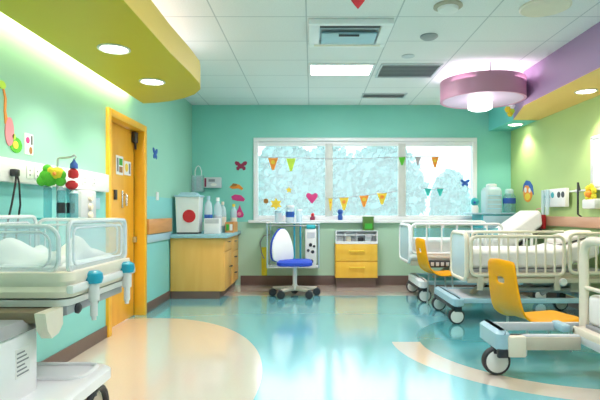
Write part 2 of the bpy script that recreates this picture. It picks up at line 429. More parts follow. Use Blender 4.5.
dr = thing('drum_pendant', 'pink-mauve drum shaped ceiling canopy with a glowing round lens', 'ceiling light', (2.0, 6.05, 2.36))
R = .495; cx, cy = 2.06, 6.05
obj('drum_shell', B().lathe([(R - .03, 2.52), (R - .03, 2.50), (R, 2.50), (R, 2.735), (R - .03, 2.735), (R - .03, 2.52)], (cx, cy, 0), 56), 'drum', dr)
obj('drum_base', B().lathe([(0, 2.505), (R - .031, 2.505), (R - .031, 2.52), (0, 2.52)], (cx, cy, 0), 56), 'drumlow', dr, 'pale lilac underside')
obj('lens', B().lathe([(0, 2.37), (.10, 2.372), (.135, 2.39), (.14, 2.42), (.14, 2.505), (0, 2.505)], (2.01, 5.98, 0), 32), 'lensglow', dr, 'glowing white lens')
for a in (.4, 2.5, 4.6):
    x, y = cx + .4 * math.cos(a), cy + .4 * math.sin(a)
    obj('hanger_rod', B().cyl((x, y, 2.52), (x, y, HC), .01), 'steel', dr)
add_light('drum_lamp', 'AREA', (cx, cy, 2.68), 9, (1, .82, 1), .9, None, (PI, 0, 0))
add_light('drum_lens_lamp', 'POINT', (2.01, 5.98, 2.25), 6, (1, .95, .98), radius=.1)

fl = thing('hanging_flower_ornament', 'yellow and white flower bunch hanging at the end of the orange bulkhead', 'ornament', (2.655, 6.70, 2.42))
fx, fy = 2.655, 6.70
obj('stem', B().tube([(fx, fy, HC), (fx + .01, fy, 2.46)], .006), 'green', fl)
for (dx, dz, c, r) in ((-.03, .0, 'plush_yellow', .045), (.025, .05, 'pure', .045), (0, -.06, 'plush_yellow', .04), (-.035, .09, 'pure', .04), (.03, -.02, 'lime', .035)):
    b = B()
    for k in range(6):
        a = k * PI / 3
        b.ball((fx + dx + r * .6 * math.cos(a), fy, 2.53 + dz + r * .6 * math.sin(a)), (r * .5, r * .3, r * .5), 1)
    b.ball((fx + dx, fy - .01, 2.53 + dz), r * .45, 1)
    obj('flower', b, c, fl)

# ------------------------------------------------------------------ ceiling fixtures
def cx_(c): return -.055 + .018 + .79 * c
# lit panel
cl = thing('ceiling_light', 'square lit ceiling panel beyond the air conditioning cassette', 'ceiling light', (.35, 5.98, HC - .015))
x0, x1, y0, y1 = -.04, .725, 5.70, 6.17
fb = B()
for a in ((x0, x1, y0, y0 + .03), (x0, x1, y1 - .03, y1), (x0, x0 + .03, y0 + .03, y1 - .03), (x1 - .03, x1, y0 + .03, y1 - .03)):
    fb.box(*a, HC - .015, HC, .003)
obj('frame', fb, 'pure', cl)
obj('diffuser', B().box(x0 + .03, x1 - .03, y0 + .03, y1 - .03, HC - .01, HC - .002), 'glow', cl)
add_light('panel_lamp', 'AREA', (.345, 5.95, HC - .03), 45, (1, .91, .96), .65, .4)
# ac cassette
ac = thing('ceiling_air_conditioner', 'white square ceiling air conditioner cassette with a dark intake slot', 'air conditioner', (.35, 4.7, HC - .07))
x0, x1, y0, y1 = -.03, .72, 4.37, 5.0
fb = B()
for a in ((x0, x1, y0, y0 + .05), (x0, x1, y1 - .10, y1), (x0, x0 + .10, y0 + .05, y1 - .10), (x1 - .10, x1, y0 + .05, y1 - .10)):
    fb.box(*a, HC - .05, HC, .006)
obj('frame', fb, 'pure', ac)
obj('recess', B().box(x0 + .10, x1 - .10, y0 + .20, y1 - .10, HC - .006, HC), 'lgrey', ac)
obj('intake_slot', B().box(x0 + .10, x1 - .10, y0 + .05, y0 + .20, HC - .012, HC), 'dark', ac, 'dark intake slot')
fz = HC - .045
obj('deflector', B().prism([(y0 + .25, fz), (y1 - .12, fz - .008), (y1 - .12, HC - .005), (y0 + .27, HC - .02)], lambda u, v, dd: Vector((dd, u, v)), x0 + .12, x1 - .12), 'bluemat', ac, 'pale tinted deflector flap')
obj('inner_slot', B().box(x0 + .28, x1 - .28, y0 + .27, y0 + .30, fz - .012, fz - .001), 'dark', ac)
obj('trim_strip', B().box(x0 + .05, x1 - .05, y1 - .085, y1 - .05, HC - .056, HC - .05), 'cream', ac)
# vents
def vent(x0, x1, y0, y1, label, n):
    t = thing('ceiling_vent', label, 'air vent', ((x0 + x1) / 2, (y0 + y1) / 2, HC - .02), 'ceiling vents')
    fb = B()
    for a in ((x0, x1, y0, y0 + .025), (x0, x1, y1 - .025, y1), (x0, x0 + .025, y0 + .025, y1 - .025), (x1 - .025, x1, y0 + .025, y1 - .025)):
        fb.box(*a, HC - .015, HC, .003)
    obj('frame', fb, 'lgrey', t)
    obj('backing', B().box(x0 + .025, x1 - .025, y0 + .025, y1 - .025, HC - .003, HC), 'ventlow', t)
    sl = B(); st = (y1 - y0 - .05) / n
    for k in range(n):
        y = y0 + .025 + st * k
        sl.prism([(y + .004, HC - .012), (y + st * .8, HC - .004), (y + st * .8, HC - .002), (y + .004, HC - .010)], lambda u, v, dd: Vector((dd, u, v)), x0 + .026, x1 - .026)
    obj('louvre', sl, 'vent', t)
vent(.79, 1.50, 5.70, 6.27, 'large grey louvred ceiling vent right of the lit panel', 9)
vent(.72, 1.36, 7.12, 7.40, 'narrow grey ceiling vent close to the window wall', 4)
x, y, _ = 117 * 4.81 / 500, 4.81, 0
tag(obj('sprinkler_cover', B().lathe([(0, 0), (.085, 0), (.085, -.012), (.06, -.03), (.03, -.036), (0, -.036)], (x, y, HC), 24), 'greyp'), 'dark grey flat disc on the ceiling below the white detector', 'detector')
y = 5.43; tag(obj('sprinkler_cover', B().lathe([(0, 0), (.07, 0), (.072, -.006), (.05, -.012), (0, -.012)], (96 * y / 500, y, HC), 24), 'lgrey'), 'faint pale disc flush in the ceiling beside the lit panel', 'detector')
sm = thing('smoke_detector', 'white domed detector with a grey ring at the ceiling top edge', 'detector', (1.115, 4.1, HC - .06))
obj('ring', B().lathe([(0, 0), (.115, 0), (.118, -.012), (.10, -.022), (0, -.022)], (1.115, 4.1, HC), 28), 'beigespk', sm)
obj('dome', B().lathe([(.085, -.02), (.08, -.045), (.05, -.062), (0, -.066)], (1.115, 4.1, HC), 28), 'white', sm)
spk = thing('ceiling_speaker', 'wide round beige ceiling speaker grille near the purple bulkhead', 'speaker', (1.92, 4.12, HC - .02))
obj('rim', B().lathe([(.185, 0), (.20, 0), (.20, -.012), (.185, -.018), (.17, -.012)], (1.92, 4.12, HC), 36), 'cream', spk)
obj('grille', B().lathe([(0, -.001), (.178, -.001), (.178, -.010), (0, -.012)], (1.92, 4.12, HC), 36), 'beigespk', spk)
hx, hy = P(358, 3, 3.9)[0], 3.9
ho = thing('hanging_heart', 'small red paper heart hanging from the ceiling', 'ornament', (hx, hy, 2.75))
heart = [(0, -.055), (.03, -.02), (.055, .015), (.05, .04), (.028, .048), (0, .03), (-.028, .048), (-.05, .04), (-.055, .015), (-.03, -.02)]
obj('heart', B().prism([(hx + u, 2.795 + v) for u, v in heart], onback, hy - .006, hy + .006), 'red', ho)
obj('thread', B().cyl((hx, hy, 2.82), (hx, hy, HC), .003, seg=6), 'red', ho)
add_light('room_fill_lamp', 'AREA', (.7, 3.0, HC - .02), 34, (1, .91, .96), 1.2, 1.0)  # added fill light out of view overhead, no ceiling panel behind it
add_light('rear_fill_lamp', 'AREA', (.7, .4, HC - .02), 22, (1, .91, .96), 1.6, 1.2)  # added unseen fill above the camera, without any fixture
add_light('soffit_fill_light', 'AREA', (-1.40, 2.2, 2.53), 15, (1, .91, .96), .5, 6.0, (PI, 0, 0))  # added uplight to brighten the ceiling, no such strip known on the soffit
add_light('ceiling_fill_light', 'AREA', (1.2, 1.2, 2.55), 40, (1, .91, .96), 1.2, 2.0, (PI, 0, 0))  # added fill hanging in mid-air to lift the ceiling, no fixture

# ------------------------------------------------------------------ wall pictures
def star(n, r0, r1, cx, cy, rot=PI / 2):
    return [(cx + (r0 if k % 2 == 0 else r1) * math.cos(rot + k * PI / n), cy + (r0 if k % 2 == 0 else r1) * math.sin(rot + k * PI / n)) for k in range(2 * n)]
def butterfly(cx, cy, s):
    h = [(0, .35), (.18, .55), (.42, .85), (.85, .95), (1, .6), (.8, .15), (.45, 0), (.75, -.3), (.7, -.75), (.4, -.9), (.12, -.45), (0, -.6)]
    pts = h + [(-u, v) for u, v in h[::-1]][1:-1]
    return [(cx + u * s, cy + v * s * .8) for u, v in pts]
yb = YB
tag(obj('wall_sticker', B().prism(butterfly(-1.125, 1.885, .10), onback, yb - .006, yb), 'maroon'), 'dark maroon butterfly sticker, highest one left of the window', 'sticker')
bst = thing('wall_sticker', 'orange and brown sticker below the maroon butterfly', 'sticker', (-1.2, yb, 1.50))
obj('shape', B().prism([(-1.31, 1.55), (-1.25, 1.60), (-1.15, 1.59), (-1.09, 1.53), (-1.11, 1.50), (-1.17, 1.53), (-1.26, 1.52)], onback, yb - .006, yb), 'orange', bst)
obj('shape', B().prism([(-1.29, 1.56), (-1.25, 1.61), (-1.18, 1.60), (-1.2, 1.565)], onback, yb - .009, yb - .006), 'brown', bst)
tag(obj('wall_sticker', B().prism([(-1.28, 1.40), (-1.22, 1.435), (-1.12, 1.42), (-1.06, 1.36), (-1.08, 1.325), (-1.18, 1.33), (-1.26, 1.35)], onback, yb - .006, yb), 'magenta'), 'magenta oval sticker between the orange and the pear shaped ones', 'sticker')
pst = thing('wall_sticker', 'dark pink pear shaped sticker with a pale spot above the organiser box', 'sticker', (-1.15, yb, 1.07))
obj('shape', B().prism([(-1.145, 1.27), (-1.12, 1.2), (-1.08, 1.12), (-1.09, 1.08), (-1.15, 1.065), (-1.21, 1.08), (-1.22, 1.12), (-1.17, 1.2)], onback, yb - .006, yb), 'magenta', pst)
obj('shape', B().prism(circ(.03, 14, -1.15, 1.125), onback, yb - .009, yb - .006), 'pink', pst)
# left wall
xl = XL
tag(obj('wall_sticker', B().prism(butterfly(6.05, 1.86, .09), onside, xl, xl + .006), 'navy'), 'small blue butterfly sticker right of the door', 'sticker')
tag(obj('light_switch', B().box(xl, xl + .012, 6.08, 6.17, 1.30, 1.40, .004), 'white'), 'white switch plate on the wall past the door', 'light switch')
fm = thing('wall_sticker', 'tall pink bird sticker with an orange neck at the left edge', 'sticker', (xl, 3.1, 1.55))
obj('body', B().prism(circ(.045, 20, 3.135, 1.66, .09), onside, xl, xl + .006), 'pink', fm)
obj('neck', B().prism([(3.12, 1.72), (3.10, 1.78), (3.105, 1.86), (3.08, 1.92), (3.065, 1.92), (3.085, 1.86), (3.08, 1.78), (3.09, 1.70)], onside, xl, xl + .005), 'orange', fm)
obj('head', B().prism(circ(.035, 16, 3.06, 1.935, .025), onside, xl, xl + .006), 'lime', fm)
fg = thing('wall_sticker', 'green and yellow frog sticker below the pink bird', 'sticker', (xl, 3.19, 1.54))
obj('body', B().prism(circ(.065, 20, 3.205, 1.585, .05), onside, xl, xl + .005), 'plush_green', fg)
obj('belly', B().prism(circ(.03, 16, 3.195, 1.585, .025), onside, xl + .005, xl + .007), 'sun', fg)
obj('eye', B().prism(circ(.018, 12, 3.18, 1.635), onside, xl, xl + .006), 'lime', fg)
ps = thing('wall_sticker', 'white picture card with small pink figure left of the plush toy', 'sticker', (xl, 3.34, 1.54))
obj('card', B().box(xl, xl + .004, 3.30, 3.40, 1.54, 1.68), 'paper', ps)
obj('figure', B().prism(circ(.022, 12, 3.335, 1.635), onside, xl + .004, xl + .006), 'magenta', ps)
obj('figure', B().prism(circ(.018, 12, 3.37, 1.57, .025), onside, xl + .004, xl + .006), 'brown', ps)
obj('figure', B().box(xl + .004, xl + .006, 3.375, 3.39, 1.61, 1.67), 'dark', ps)
# right wall
xr = XR
rs = thing('wall_sticker', 'orange round fish sticker with a blue fin on the lime wall', 'sticker', (xr, 7.29, 1.27))
obj('body', B().prism(circ(.15, 28, 7.29, 1.44, .14), onside, xr - .006, xr), 'orange', rs)
obj('fin', B().prism([(7.46, 1.46), (7.43, 1.56), (7.34, 1.62), (7.22, 1.60), (7.13, 1.53), (7.10, 1.40), (7.16, 1.46), (7.26, 1.54), (7.38, 1.55)], onside, xr - .009, xr - .0005), 'navy', rs, 'dark blue fin arching over the top')
obj('eye', B().prism(circ(.04, 14, 7.36, 1.48), onside, xr - .009, xr - .006), 'paper', rs)
obj('eye', B().prism(circ(.035, 14, 7.22, 1.47), onside, xr - .009, xr - .006), 'paper', rs)
obj('belly', B().prism(circ(.09, 20, 7.29, 1.38, .05), onside, xr - .009, xr - .006), 'sun', rs)
wb = thing('white_board', 'white wall board on the lime wall at the right edge', 'board', (xr, 5.1, 1.4))
obj('panel', B().box(xr - .02, xr, 4.5, 5.60, 1.43, 1.97), 'pure', wb)
bb = B()
for a in ((4.5, 5.6, 1.96, 2.0), (4.5, 5.6, 1.40, 1.44), (5.57, 5.61, 1.40, 2.0), (4.49, 4.53, 1.40, 2.0)): bb.box(xr - .028, xr, a[0], a[1], a[2], a[3], .004)
obj('frame', bb, 'lgrey', wb)

# right wall rail and equipment
rr = thing('wooden_bumper_rail', 'pinkish wood bumper rail along the lime right wall behind the beds', 'handrail', (xr, 5.4, .98))
obj('rail_board', B().box(xr - .05, xr, 3.6, 6.98, .975, 1.10, .01), 'pinkrail', rr)
eq = thing('equipment_rail', 'thin white rail along the lime wall carrying the medical gas panel', 'rail', (xr, 5.9, 1.38))
obj('rail', B().box(xr - .035, xr - .01, 5.0, 6.75, 1.395, 1.415, .003), 'pure', eq)
for y in (5.2, 5.9, 6.7): obj('bracket', B().box(xr - .03, xr, y, y + .03, 1.385, 1.425, .003), 'lgrey', eq)
gp = thing('gas_panel', 'white medical gas panel with teal outlets on the lime wall', 'medical panel', (xr - .04, 6.4, 1.15))
obj('body', B().box(xr - .09, xr - .036, 6.05, 6.60, 1.22, 1.45, .01), 'white', gp)
for y, c in ((6.50, 'teal'), (6.36, 'teal'), (6.20, 'dark'), (6.10, 'dark')):
    obj('outlet', B().lathe([(.0, -.095), (.035, -.095), (.04, -.088), (.04, -.08), (0, -.08)], (xr, y, 1.37), 18, 'X'), c, gp)
for y in (6.56, 6.44): obj('flow_tube', B().cyl((xr - .12, y, 1.12), (xr - .12, y, 1.44), .022, seg=14).box(xr - .13, xr - .085, y - .012, y + .012, 1.34, 1.37), 'paleplas', gp)
tag(obj('drip_rod', B().tube([(xr - .02, 5.81, 1.10), (xr - .06, 5.81, 1.13), (xr - .06, 5.81, 1.50), (xr - .035, 5.81, 1.405)], .011), 'dark'), 'thin dark upright rod on the lime wall left of the yellow flower', 'rod')
yt = thing('flower_toy', 'yellow plush flower on the white rail at the right edge', 'toy', (xr - .06, 5.55, 1.28))
b = B()
for k in range(7): a = k * 2 * PI / 7; b.ball((xr - .07, 5.53 + .075 * math.cos(a), 1.355 + .075 * math.sin(a)), (.03, .045, .045), 1)
obj('petals', b, 'plush_yellow', yt); obj('centre', B().ball((xr - .09, 5.53, 1.355), .04), 'orange', yt)
obj('holder', B().box(xr - .10, xr + .004, 5.40, 5.66, 1.19, 1.30, .02), 'white', yt)
rb = thing('red_bag', 'red folded bag hung over the bumper rail behind the raised bed', 'bag', (xr - .09, 6.5, .93))
b = B()
for k in range(4): b.box(xr - .10, xr - .047, 6.62 + k * .085, 6.695 + k * .085, .93, 1.125, .016)
obj('folds', b, 'red', rb)
obj('strap', B().tube(fillet([(xr - .075, 6.66, 1.12), (xr - .06, 6.66, 1.20), (xr - .06, 6.88, 1.20), (xr - .075, 6.88, 1.12)], .05), .006), 'pink', rb)

# ------------------------------------------------------------------ left wall service trunking & devices
tr = thing('service_trunking', 'white horizontal service trunking with sockets on the mint wall', 'wall trunking', (xl, 3.5, 1.34))
obj('body', B().box(xl, xl + .05, 2.2, 4.40, 1.34, 1.487, .008), 'white', tr)
obj('end_section', B().box(xl, xl + .055, 3.86, 4.55, 1.335, 1.495, .006), 'pure', tr, 'brighter white end section')
xt = xl + .05
for y in (2.93, 3.27, 3.36, 3.55, 4.05, 4.22):
    o_ = .005 if y > 3.9 else 0
    sk = obj('socket', B().box(xt + o_, xt + .006 + o_, y - .033, y + .033, 1.375, 1.455, .002), 'paper', tr)
    for dz in (-.015, .015): obj('socket_slot', B().box(xt + .006 + o_, xt + .007 + o_, y - .006, y + .006, 1.413 + dz - .006, 1.413 + dz + .006), 'ink', sk)
pc = thing('power_cord', 'dark plug with two black cords hanging from the white trunking', 'cord', (xt, 3.08, .95))
obj('plug', B().box(xt, xt + .04, 3.055, 3.105, 1.375, 1.42, .008), 'dark', pc)
obj('cord', B().tube([(xt + .03, 3.075, 1.38), (xt + .035, 3.06, 1.33), (xt + .03, 3.03, 1.2), (xt + .02, 2.99, 1.05), (xt, 2.98, .9)], .006, 8).tube([(xt + .03, 3.09, 1.38), (xt + .035, 3.10, 1.33), (xt + .03, 3.12, 1.2), (xt + .02, 3.10, 1.05), (xt, 3.12, .9)], .006, 8), 'rubber', pc)
dp = thing('wall_dispenser', 'pale grey wall dispenser with round dials left of the amber door', 'dispenser', (xl, 4.05, 1.08))
obj('body', B().box(xl, xl + .09, 3.93, 4.21, 1.08, 1.332, .02), 'lgrey', dp)
for z in (1.27, 1.20, 1.13): obj('dial', B().lathe([(0, .09), (.028, .09), (.03, .10), (.024, .112), (0, .112)], (xl, 4.07, z), 18, 'X'), 'cream', dp)
tag(obj('wall_plate', B().box(xl, xl + .02, 4.25, 4.44, 1.18, 1.28, .005), 'bluemat'), 'small grey-blue wall plate right of the grey dispenser', 'wall plate')

# ------------------------------------------------------------------ bassinet (left foreground)
bs = thing('hospital_bassinet', 'clear sided white hospital bassinet on a wheeled column in the left foreground', 'crib', (-1.43, 2.4, 0))
bx0, bx1, by0, by1 = -1.74, -1.176, 2.40, 3.16
zt0, zt1 = .86, 1.108
ctub = B()
def rrect(x0, x1, y0, y1, r, n=5):
    pts = []
    for (cx, cy, a0) in ((x1 - r, y1 - r, 0), (x0 + r, y1 - r, PI / 2), (x0 + r, y0 + r, PI), (x1 - r, y0 + r, 1.5 * PI)):
        for k in range(n + 1): a = a0 + k * PI / 2 / n; pts.append((cx + r * math.cos(a), cy + r * math.sin(a)))
    return pts
def lring(o, z, r=.06): return [Vector((u, v, z)) for u, v in rrect(bx0 - o, bx1 + o, by0 - o, by1 + o, r)]
ctub.loft([lring(-.05, .735), lring(.02, .745), lring(.03, .775), lring(.02, .80), lring(.035, .825), lring(.03, .865), lring(.0, .87), lring(-.02, .85), lring(-.03, .80)])
obj('tub', ctub, 'cream', bs)
obj('lower_tray', B().loft([lring(-.06, .695), lring(0, .70), lring(.012, .735), lring(-.05, .735)]), 'white', bs)
obj('mattress', B().loft([lring(-.035, .80), lring(-.03, .84), lring(-.035, .885), lring(-.06, .90)]), 'linen', bs)
# lumpy blanket
b = B(); nx, ny = 14, 18; rows = []
for i in range(nx + 1):
    row = []
    for j in range(ny + 1):
        u, v = i / nx, j / ny
        e = min(1, min(u, 1 - u, v, 1 - v) * 6)
        z = .895 + e * (.055 + .035 * math.sin(7 * u + 3 * v) + .03 * math.sin(9 * v - 4 * u) + .02 * math.sin(17 * u * v))
        row.append(Vector((bx0 + .06 + u * (bx1 - bx0 - .12), by0 + .05 + v * (by1 - by0 - .12), z)))
    rows.append(row)
b.loft(rows, closed=False)
bl = tag(obj('baby_blanket', b, 'linen', None, angle=180), 'rumpled white blanket lying inside the clear bassinet', 'blanket')
mo = bl.modifiers.new('thick', 'SOLIDIFY'); mo.thickness = .012
# acrylic walls as separate panels with thick frame beads
def side_panel(pts, fn, label=None):
    pan = obj('clear_panel', B().prism(pts, fn, -.003, .003), 'acrylic', bs)
    loop = [fn(u, v, 0) for u, v in pts]
    obj('panel_bead', B().tube(loop, .011, 8, closed=True), 'acrylic_edge', pan)
    cxp = sum(p[0] for p in pts) / len(pts); cyp = sum(p[1] for p in pts) / len(pts)
    inner = [fn(cxp + (u - cxp) * .84, cyp + (v - cyp) * .74, -.002) for u, v in pts]
    obj('panel_groove', B().tube(inner, .006, 8, closed=True), 'acrylic_edge', pan)
def rr2(u0, u1, v0, v1, r): return rrect(u0, u1, v0, v1, r)
side_panel(rr2(by0 + .01, by1 - .01, zt0, zt1, .045), lambda u, v, dd: Vector((bx1 + dd, u, v)))
side_panel(rr2(by0 + .01, by1 - .01, zt0, zt1 + .02, .045), lambda u, v, dd: Vector((bx0 + dd, u, v)))
side_panel(rr2(bx0 + .01, bx1 - .04, zt0, zt1 - .02, .07), lambda u, v, dd: Vector((u, by0 + dd, v)))
side_panel(rr2(bx0 + .01, bx1 - .01, zt0, zt1, .045), lambda u, v, dd: Vector((u, by1 + dd, v)))
# side rail
obj('side_rail', B().box(bx1 + .005, bx1 + .04, by0 - .02, by1 + .06, .765, .805, .008), 'white', bs)
for yy in (2.58, 3.04):
    cl_ = obj('corner_clamp', B().lathe([(.0, .855), (.025, .853), (.042, .84), (.046, .815), (.038, .79), (0, .79)], (-1.125, yy, 0), 20), 'bluecap', bs, 'turquoise cap')
    obj('clamp_post', B().cyl((-1.125, yy, .70), (-1.125, yy, .79), .027).cyl((-1.125, yy, .62), (-1.125, yy, .70), .018).cyl((-1.125, yy, .60), (-1.125, yy, .62), .012), 'white', cl_, 'white post under the cap')
# chassis
obj('chassis', B().box(-1.66, -1.22, 2.30, 3.10, .64, .695, .012), mat('umber steel', (.22, .17, .11), .45), bs)
obj('chassis_rail', B().box(-1.225, -1.185, 2.42, 3.12, .655, .70, .006), 'greyp', bs, 'grey rail under the tub')
for yy in (2.52, 2.72): obj('knob', B().lathe([(0, 0), (.026, 0), (.028, .012), (.018, .02), (0, .02)], (-1.187, yy, .672), 18, 'X'), 'dark', bs)
br = B().prism([(2.24, .70), (2.40, .70), (2.40, .62), (2.36, .585), (2.30, .575), (2.26, .62)], lambda u, v, dd: Vector((dd, u, v)), -1.245, -1.195)
obj('bracket', br, 'cream', bs)
col_ = obj('column', B().box(-1.62, -1.30, 2.08, 2.37, .315, .615, .012), 'pure', bs)
obj('column_top', B().prism([(-1.63, .615), (-1.29, .615), (-1.33, .66), (-1.60, .66)], lambda u, v, dd: Vector((u, dd, v)), 2.07, 2.38), 'greyp', col_, 'dark grey top cap')
obj('label_plate', B().box(-1.30, -1.298, 2.19, 2.30, .42, .55), 'paper', col_)
lb = B()
for k in range(6): lb.box(-1.298, -1.2972, 2.20, 2.29 - .015 * (k % 3), .43 + .019 * k, .437 + .019 * k)
obj('printed_lines', lb, 'ink', col_)
base = B().loft([[Vector((u, v, z)) for u, v in rrect(-1.78 + o, -1.10 - o, 1.55 + o, 2.79 - o, .07)] for o, z in ((.03, .235), (0, .25), (0, .30), (.02, .318))])
obj('base_plate', base, 'pure', bs)
obj('base_lip', B().tube([Vector((u, v, .322)) for u, v in rrect(-1.62, -1.16, 2.50, 2.74, .06)], .012, 8, closed=True), 'pure', bs)
for (x, y) in ((-1.15, 2.60), (-1.68, 2.62), (-1.15, 1.72), (-1.68, 1.72)):
    cs = obj('caster', B().tube([(x + .03, y + .12 * math.cos(a), .115 + .125 * math.sin(a)) for a in [i * PI / 10 for i in range(0, 11)]], .018, 8).cyl((x, y, .2), (x, y, .245), .03), 'dark', bs)
    obj('wheel', B().lathe([(0, -.02), (.10, -.022), (.112, -.012), (.112, .012), (.10, .022), (0, .02)], (x, y, .112), 28, 'X'), 'beige', cs)

# IV pole behind the bassinet with toys and canisters
px_, py_ = -1.70, 3.34
ivp = obj('drip_pole', B().tube(fillet([(px_, py_, .74), (px_, py_, 1.515), (-1.60, py_ - .02, 1.52), (-1.575, py_ - .02, 1.535)], .02), .008), 'steel', bs, 'thin steel drip pole with a hooked arm')
obj('hook', B().tube([(-1.575, py_ - .02, 1.535), (-1.565, py_ - .02, 1.52), (-1.575, py_ - .02, 1.505)], .005), 'steel', ivp)
obj('clamp', B().box(px_ - .025, px_ + .025, by1 + .02, py_ + .02, .76, .80, .006), 'greyp', ivp)
obj('pole_tray', B().box(-1.80, -1.545, py_ - .075, py_ + .075, 1.105, 1.118, .003), 'teal', bs, 'teal tray on the drip pole')
def canister(x, y, label, h, dark):
    t = thing('suction_canister', label, 'canister', (x, y, 1.118), 'clear canisters on the pole tray')
    obj('body', B().lathe([(0, 0), (.024, 0), (.026, .01), (.026, h), (.023, h + .01), (0, h + .01)], (x, y, 1.118), 20), 'bluecyl', t)
    if dark: obj('lower_band', B().lathe([(.0265, .03), (.027, .03), (.027, .10), (.0265, .10)], (x, y, 1.118), 20), 'dark', t)
    obj('lid', B().lathe([(0, h + .01), (.03, h + .01), (.022, h + .02), (.008, h + .035), (0, h + .035)], (x, y, 1.118), 16), 'bluemat', t)
canister(-1.76, 3.33, 'clear blue canister on the pole tray, leftmost under the green plush', .19, False)
canister(-1.655, 3.30, 'clear blue canister with a dark band beside the steel pole', .17, True)
canister(-1.575, 3.31, 'clear blue canister on the pole tray, under the red toy', .15, False)
canister(-1.632, 3.38, 'slim clear blue canister with a dark band, second from the right on the pole tray', .20, True)
pl = thing('plush_toy', 'green and yellow plush toy perched on the drip pole behind the bassinet', 'toy', (-1.70, 3.30, 1.31))
obj('body', B().ball((-1.735, 3.30, 1.385), (.065, .05, .06)).ball((-1.775, 3.28, 1.36), (.03, .03, .035)).ball((-1.66, 3.30, 1.36), .035).ball((-1.74, 3.29, 1.44), .03), 'plush_green', pl)
obj('head', B().ball((-1.675, 3.29, 1.41), (.048, .04, .042)).ball((-1.71, 3.275, 1.43), .022), 'plush_yellow', pl)
obj('ear', B().ball((-1.64, 3.29, 1.40), (.022, .02, .03)), 'plush_green', pl)
obj('nose', B().ball((-1.675, 3.25, 1.405), .014, 1), 'orange', pl)
rt = thing('hanging_toy', 'small red toy with a blue top hanging from the pole hook', 'toy', (-1.58, 3.32, 1.29))
obj('cap', B().lathe([(0, 0), (.026, 0), (.024, .03), (.012, .045), (0, .07)], (-1.58, 3.32, 1.445), 16), 'navy', rt)
obj('body', B().lathe([(0, 0), (.03, .01), (.034, .03), (.03, .055), (.012, .07), (0, .07)], (-1.585, 3.32, 1.375), 16).ball((-1.595, 3.32, 1.335), (.042, .03, .032)), 'red', rt)
obj('string', B().tube([(-1.575, 3.32, 1.51), (-1.58, 3.32, 1.505)], .003, 6).ball((-1.568, 3.32, 1.35), .012, 1), 'pure', rt)

# ------------------------------------------------------------------ corner cabinet and worktop
cb = thing('corner_cabinet', 'maple floor cabinet with drawers in the left corner under the blue worktop', 'cabinet', (-1.5, 7.25, 0))
cx0, cx1, cy0, cy1, ct = -1.885, -1.165, 6.65, 7.91, .81
obj('body', B().box(cx0, cx1 - .018, cy0, cy1, .10, ct, .003), 'maple', cb)
obj('kick', B().box(cx0, cx1 - .06, cy0 + .005, cy1, 0, .10), 'base', cb, 'dark brown kick plate')
yA, yM = cy0 + .005, cy0 + .60
def front(nm, y0, y1, z0, z1, knob):
    f_ = obj(nm, B().box(cx1 - .018, cx1, y0 + .004, y1 - .004, z0 + .004, z1 - .004, .003), 'maple', cb)
    obj('knob', B().tube(fillet([(cx1, knob - .05, (z0 + z1) / 2 + .03), (cx1 + .03, knob - .05, (z0 + z1) / 2 + .03), (cx1 + .03, knob + .05, (z0 + z1) / 2 + .03), (cx1, knob + .05, (z0 + z1) / 2 + .03)], .01), .006, 8), 'dark', f_)
front('drawer', yA, yM, .62, ct, 6.95); front('door', yA, yM, .10, .62, 7.1)
for k in range(3): front('drawer', yM, cy1, .10 + k * .236, .10 + (k + 1) * .236, 7.55)
wt = tag(obj('worktop', B().box(XL + .005, -1.12, 6.60, YB - .003, .81, .86, .006), 'worktop'), 'pale blue worktop slab on the maple corner cabinet', 'worktop')
# waste box
wbx = thing('medical_bin', 'white box bin with a big red dot and pale blue lid on the worktop', 'bin', (-1.70, 6.9, .86))
b = B(); r0 = [(-1.835, 6.78), (-1.545, 6.78), (-1.545, 7.02), (-1.835, 7.02)]; r1 = [(-1.85, 6.765), (-1.53, 6.765), (-1.53, 7.035), (-1.85, 7.035)]
b.loft([[Vector((u, v, .88)) for u, v in r0], [Vector((u, v, 1.36)) for u, v in r1]])
bx = obj('body', b, 'white', wbx)
obj('foot', B().box(-1.83, -1.55, 6.785, 7.015, .86, .88), 'dark', wbx)
lidm = obj('lid', B().box(-1.865, -1.515, 6.75, 7.05, 1.36, 1.385, .006).prism([(-1.82, 1.385), (-1.56, 1.385), (-1.60, 1.425), (-1.78, 1.425)], onback, 6.79, 7.01), 'bluemat', wbx)
obj('red_dot', B().lathe([(0, -.0), (.088, 0), (.088, -.006), (0, -.006)], (-1.665, 6.7745, 1.10), 28, 'Y'), 'red', wbx)
# bottles
def bottle(name, label, x, y, r, h, m, cap, band=None):
    t = thing(name, label, 'bottle', (x, y, .86), 'bottles on the worktop')
    obj('body', B().lathe([(0, 0), (r, 0), (r * 1.04, .02), (r * 1.04, h * .68), (r * .8, h * .80), (r * .4, h * .86), (r * .4, h * .92), (0, h * .92)], (x, y, .86), 20), m, t)
    obj('cap', B().lathe([(0, h * .90), (r * .46, h * .90), (r * .46, h), (0, h)], (x, y, .86), 16), cap, t)
    if band: obj('label_band', B().lathe([(r * 1.045, h * .2), (r * 1.055, h * .2), (r * 1.055, h * .5), (r * 1.045, h * .5)], (x, y, .86), 20), band, t)
bottle('plastic_bottle', 'tall pale blue bottle beside the white bin', -1.45, 7.0, .055, .52, 'paleplas', 'bluemat', 'navy')
bottle('plastic_bottle', 'frosted bottle with a pale band, second from the white bin', -1.33, 7.05, .055, .50, 'paleplas', 'white', 'lgrey')
bottle('plastic_bottle', 'small cream bottle behind the organiser box', -1.33, 7.45, .05, .45, 'paleplas', 'cream', 'cream')
bottle('plastic_bottle', 'yellowish bottle at the back of the worktop', -1.21, 7.72, .05, .42, 'paleplas', 'sun', 'cream')
jb = thing('white_carton', 'low white carton standing in front of the frosted bottles', 'box', (-1.38, 6.85, .86))
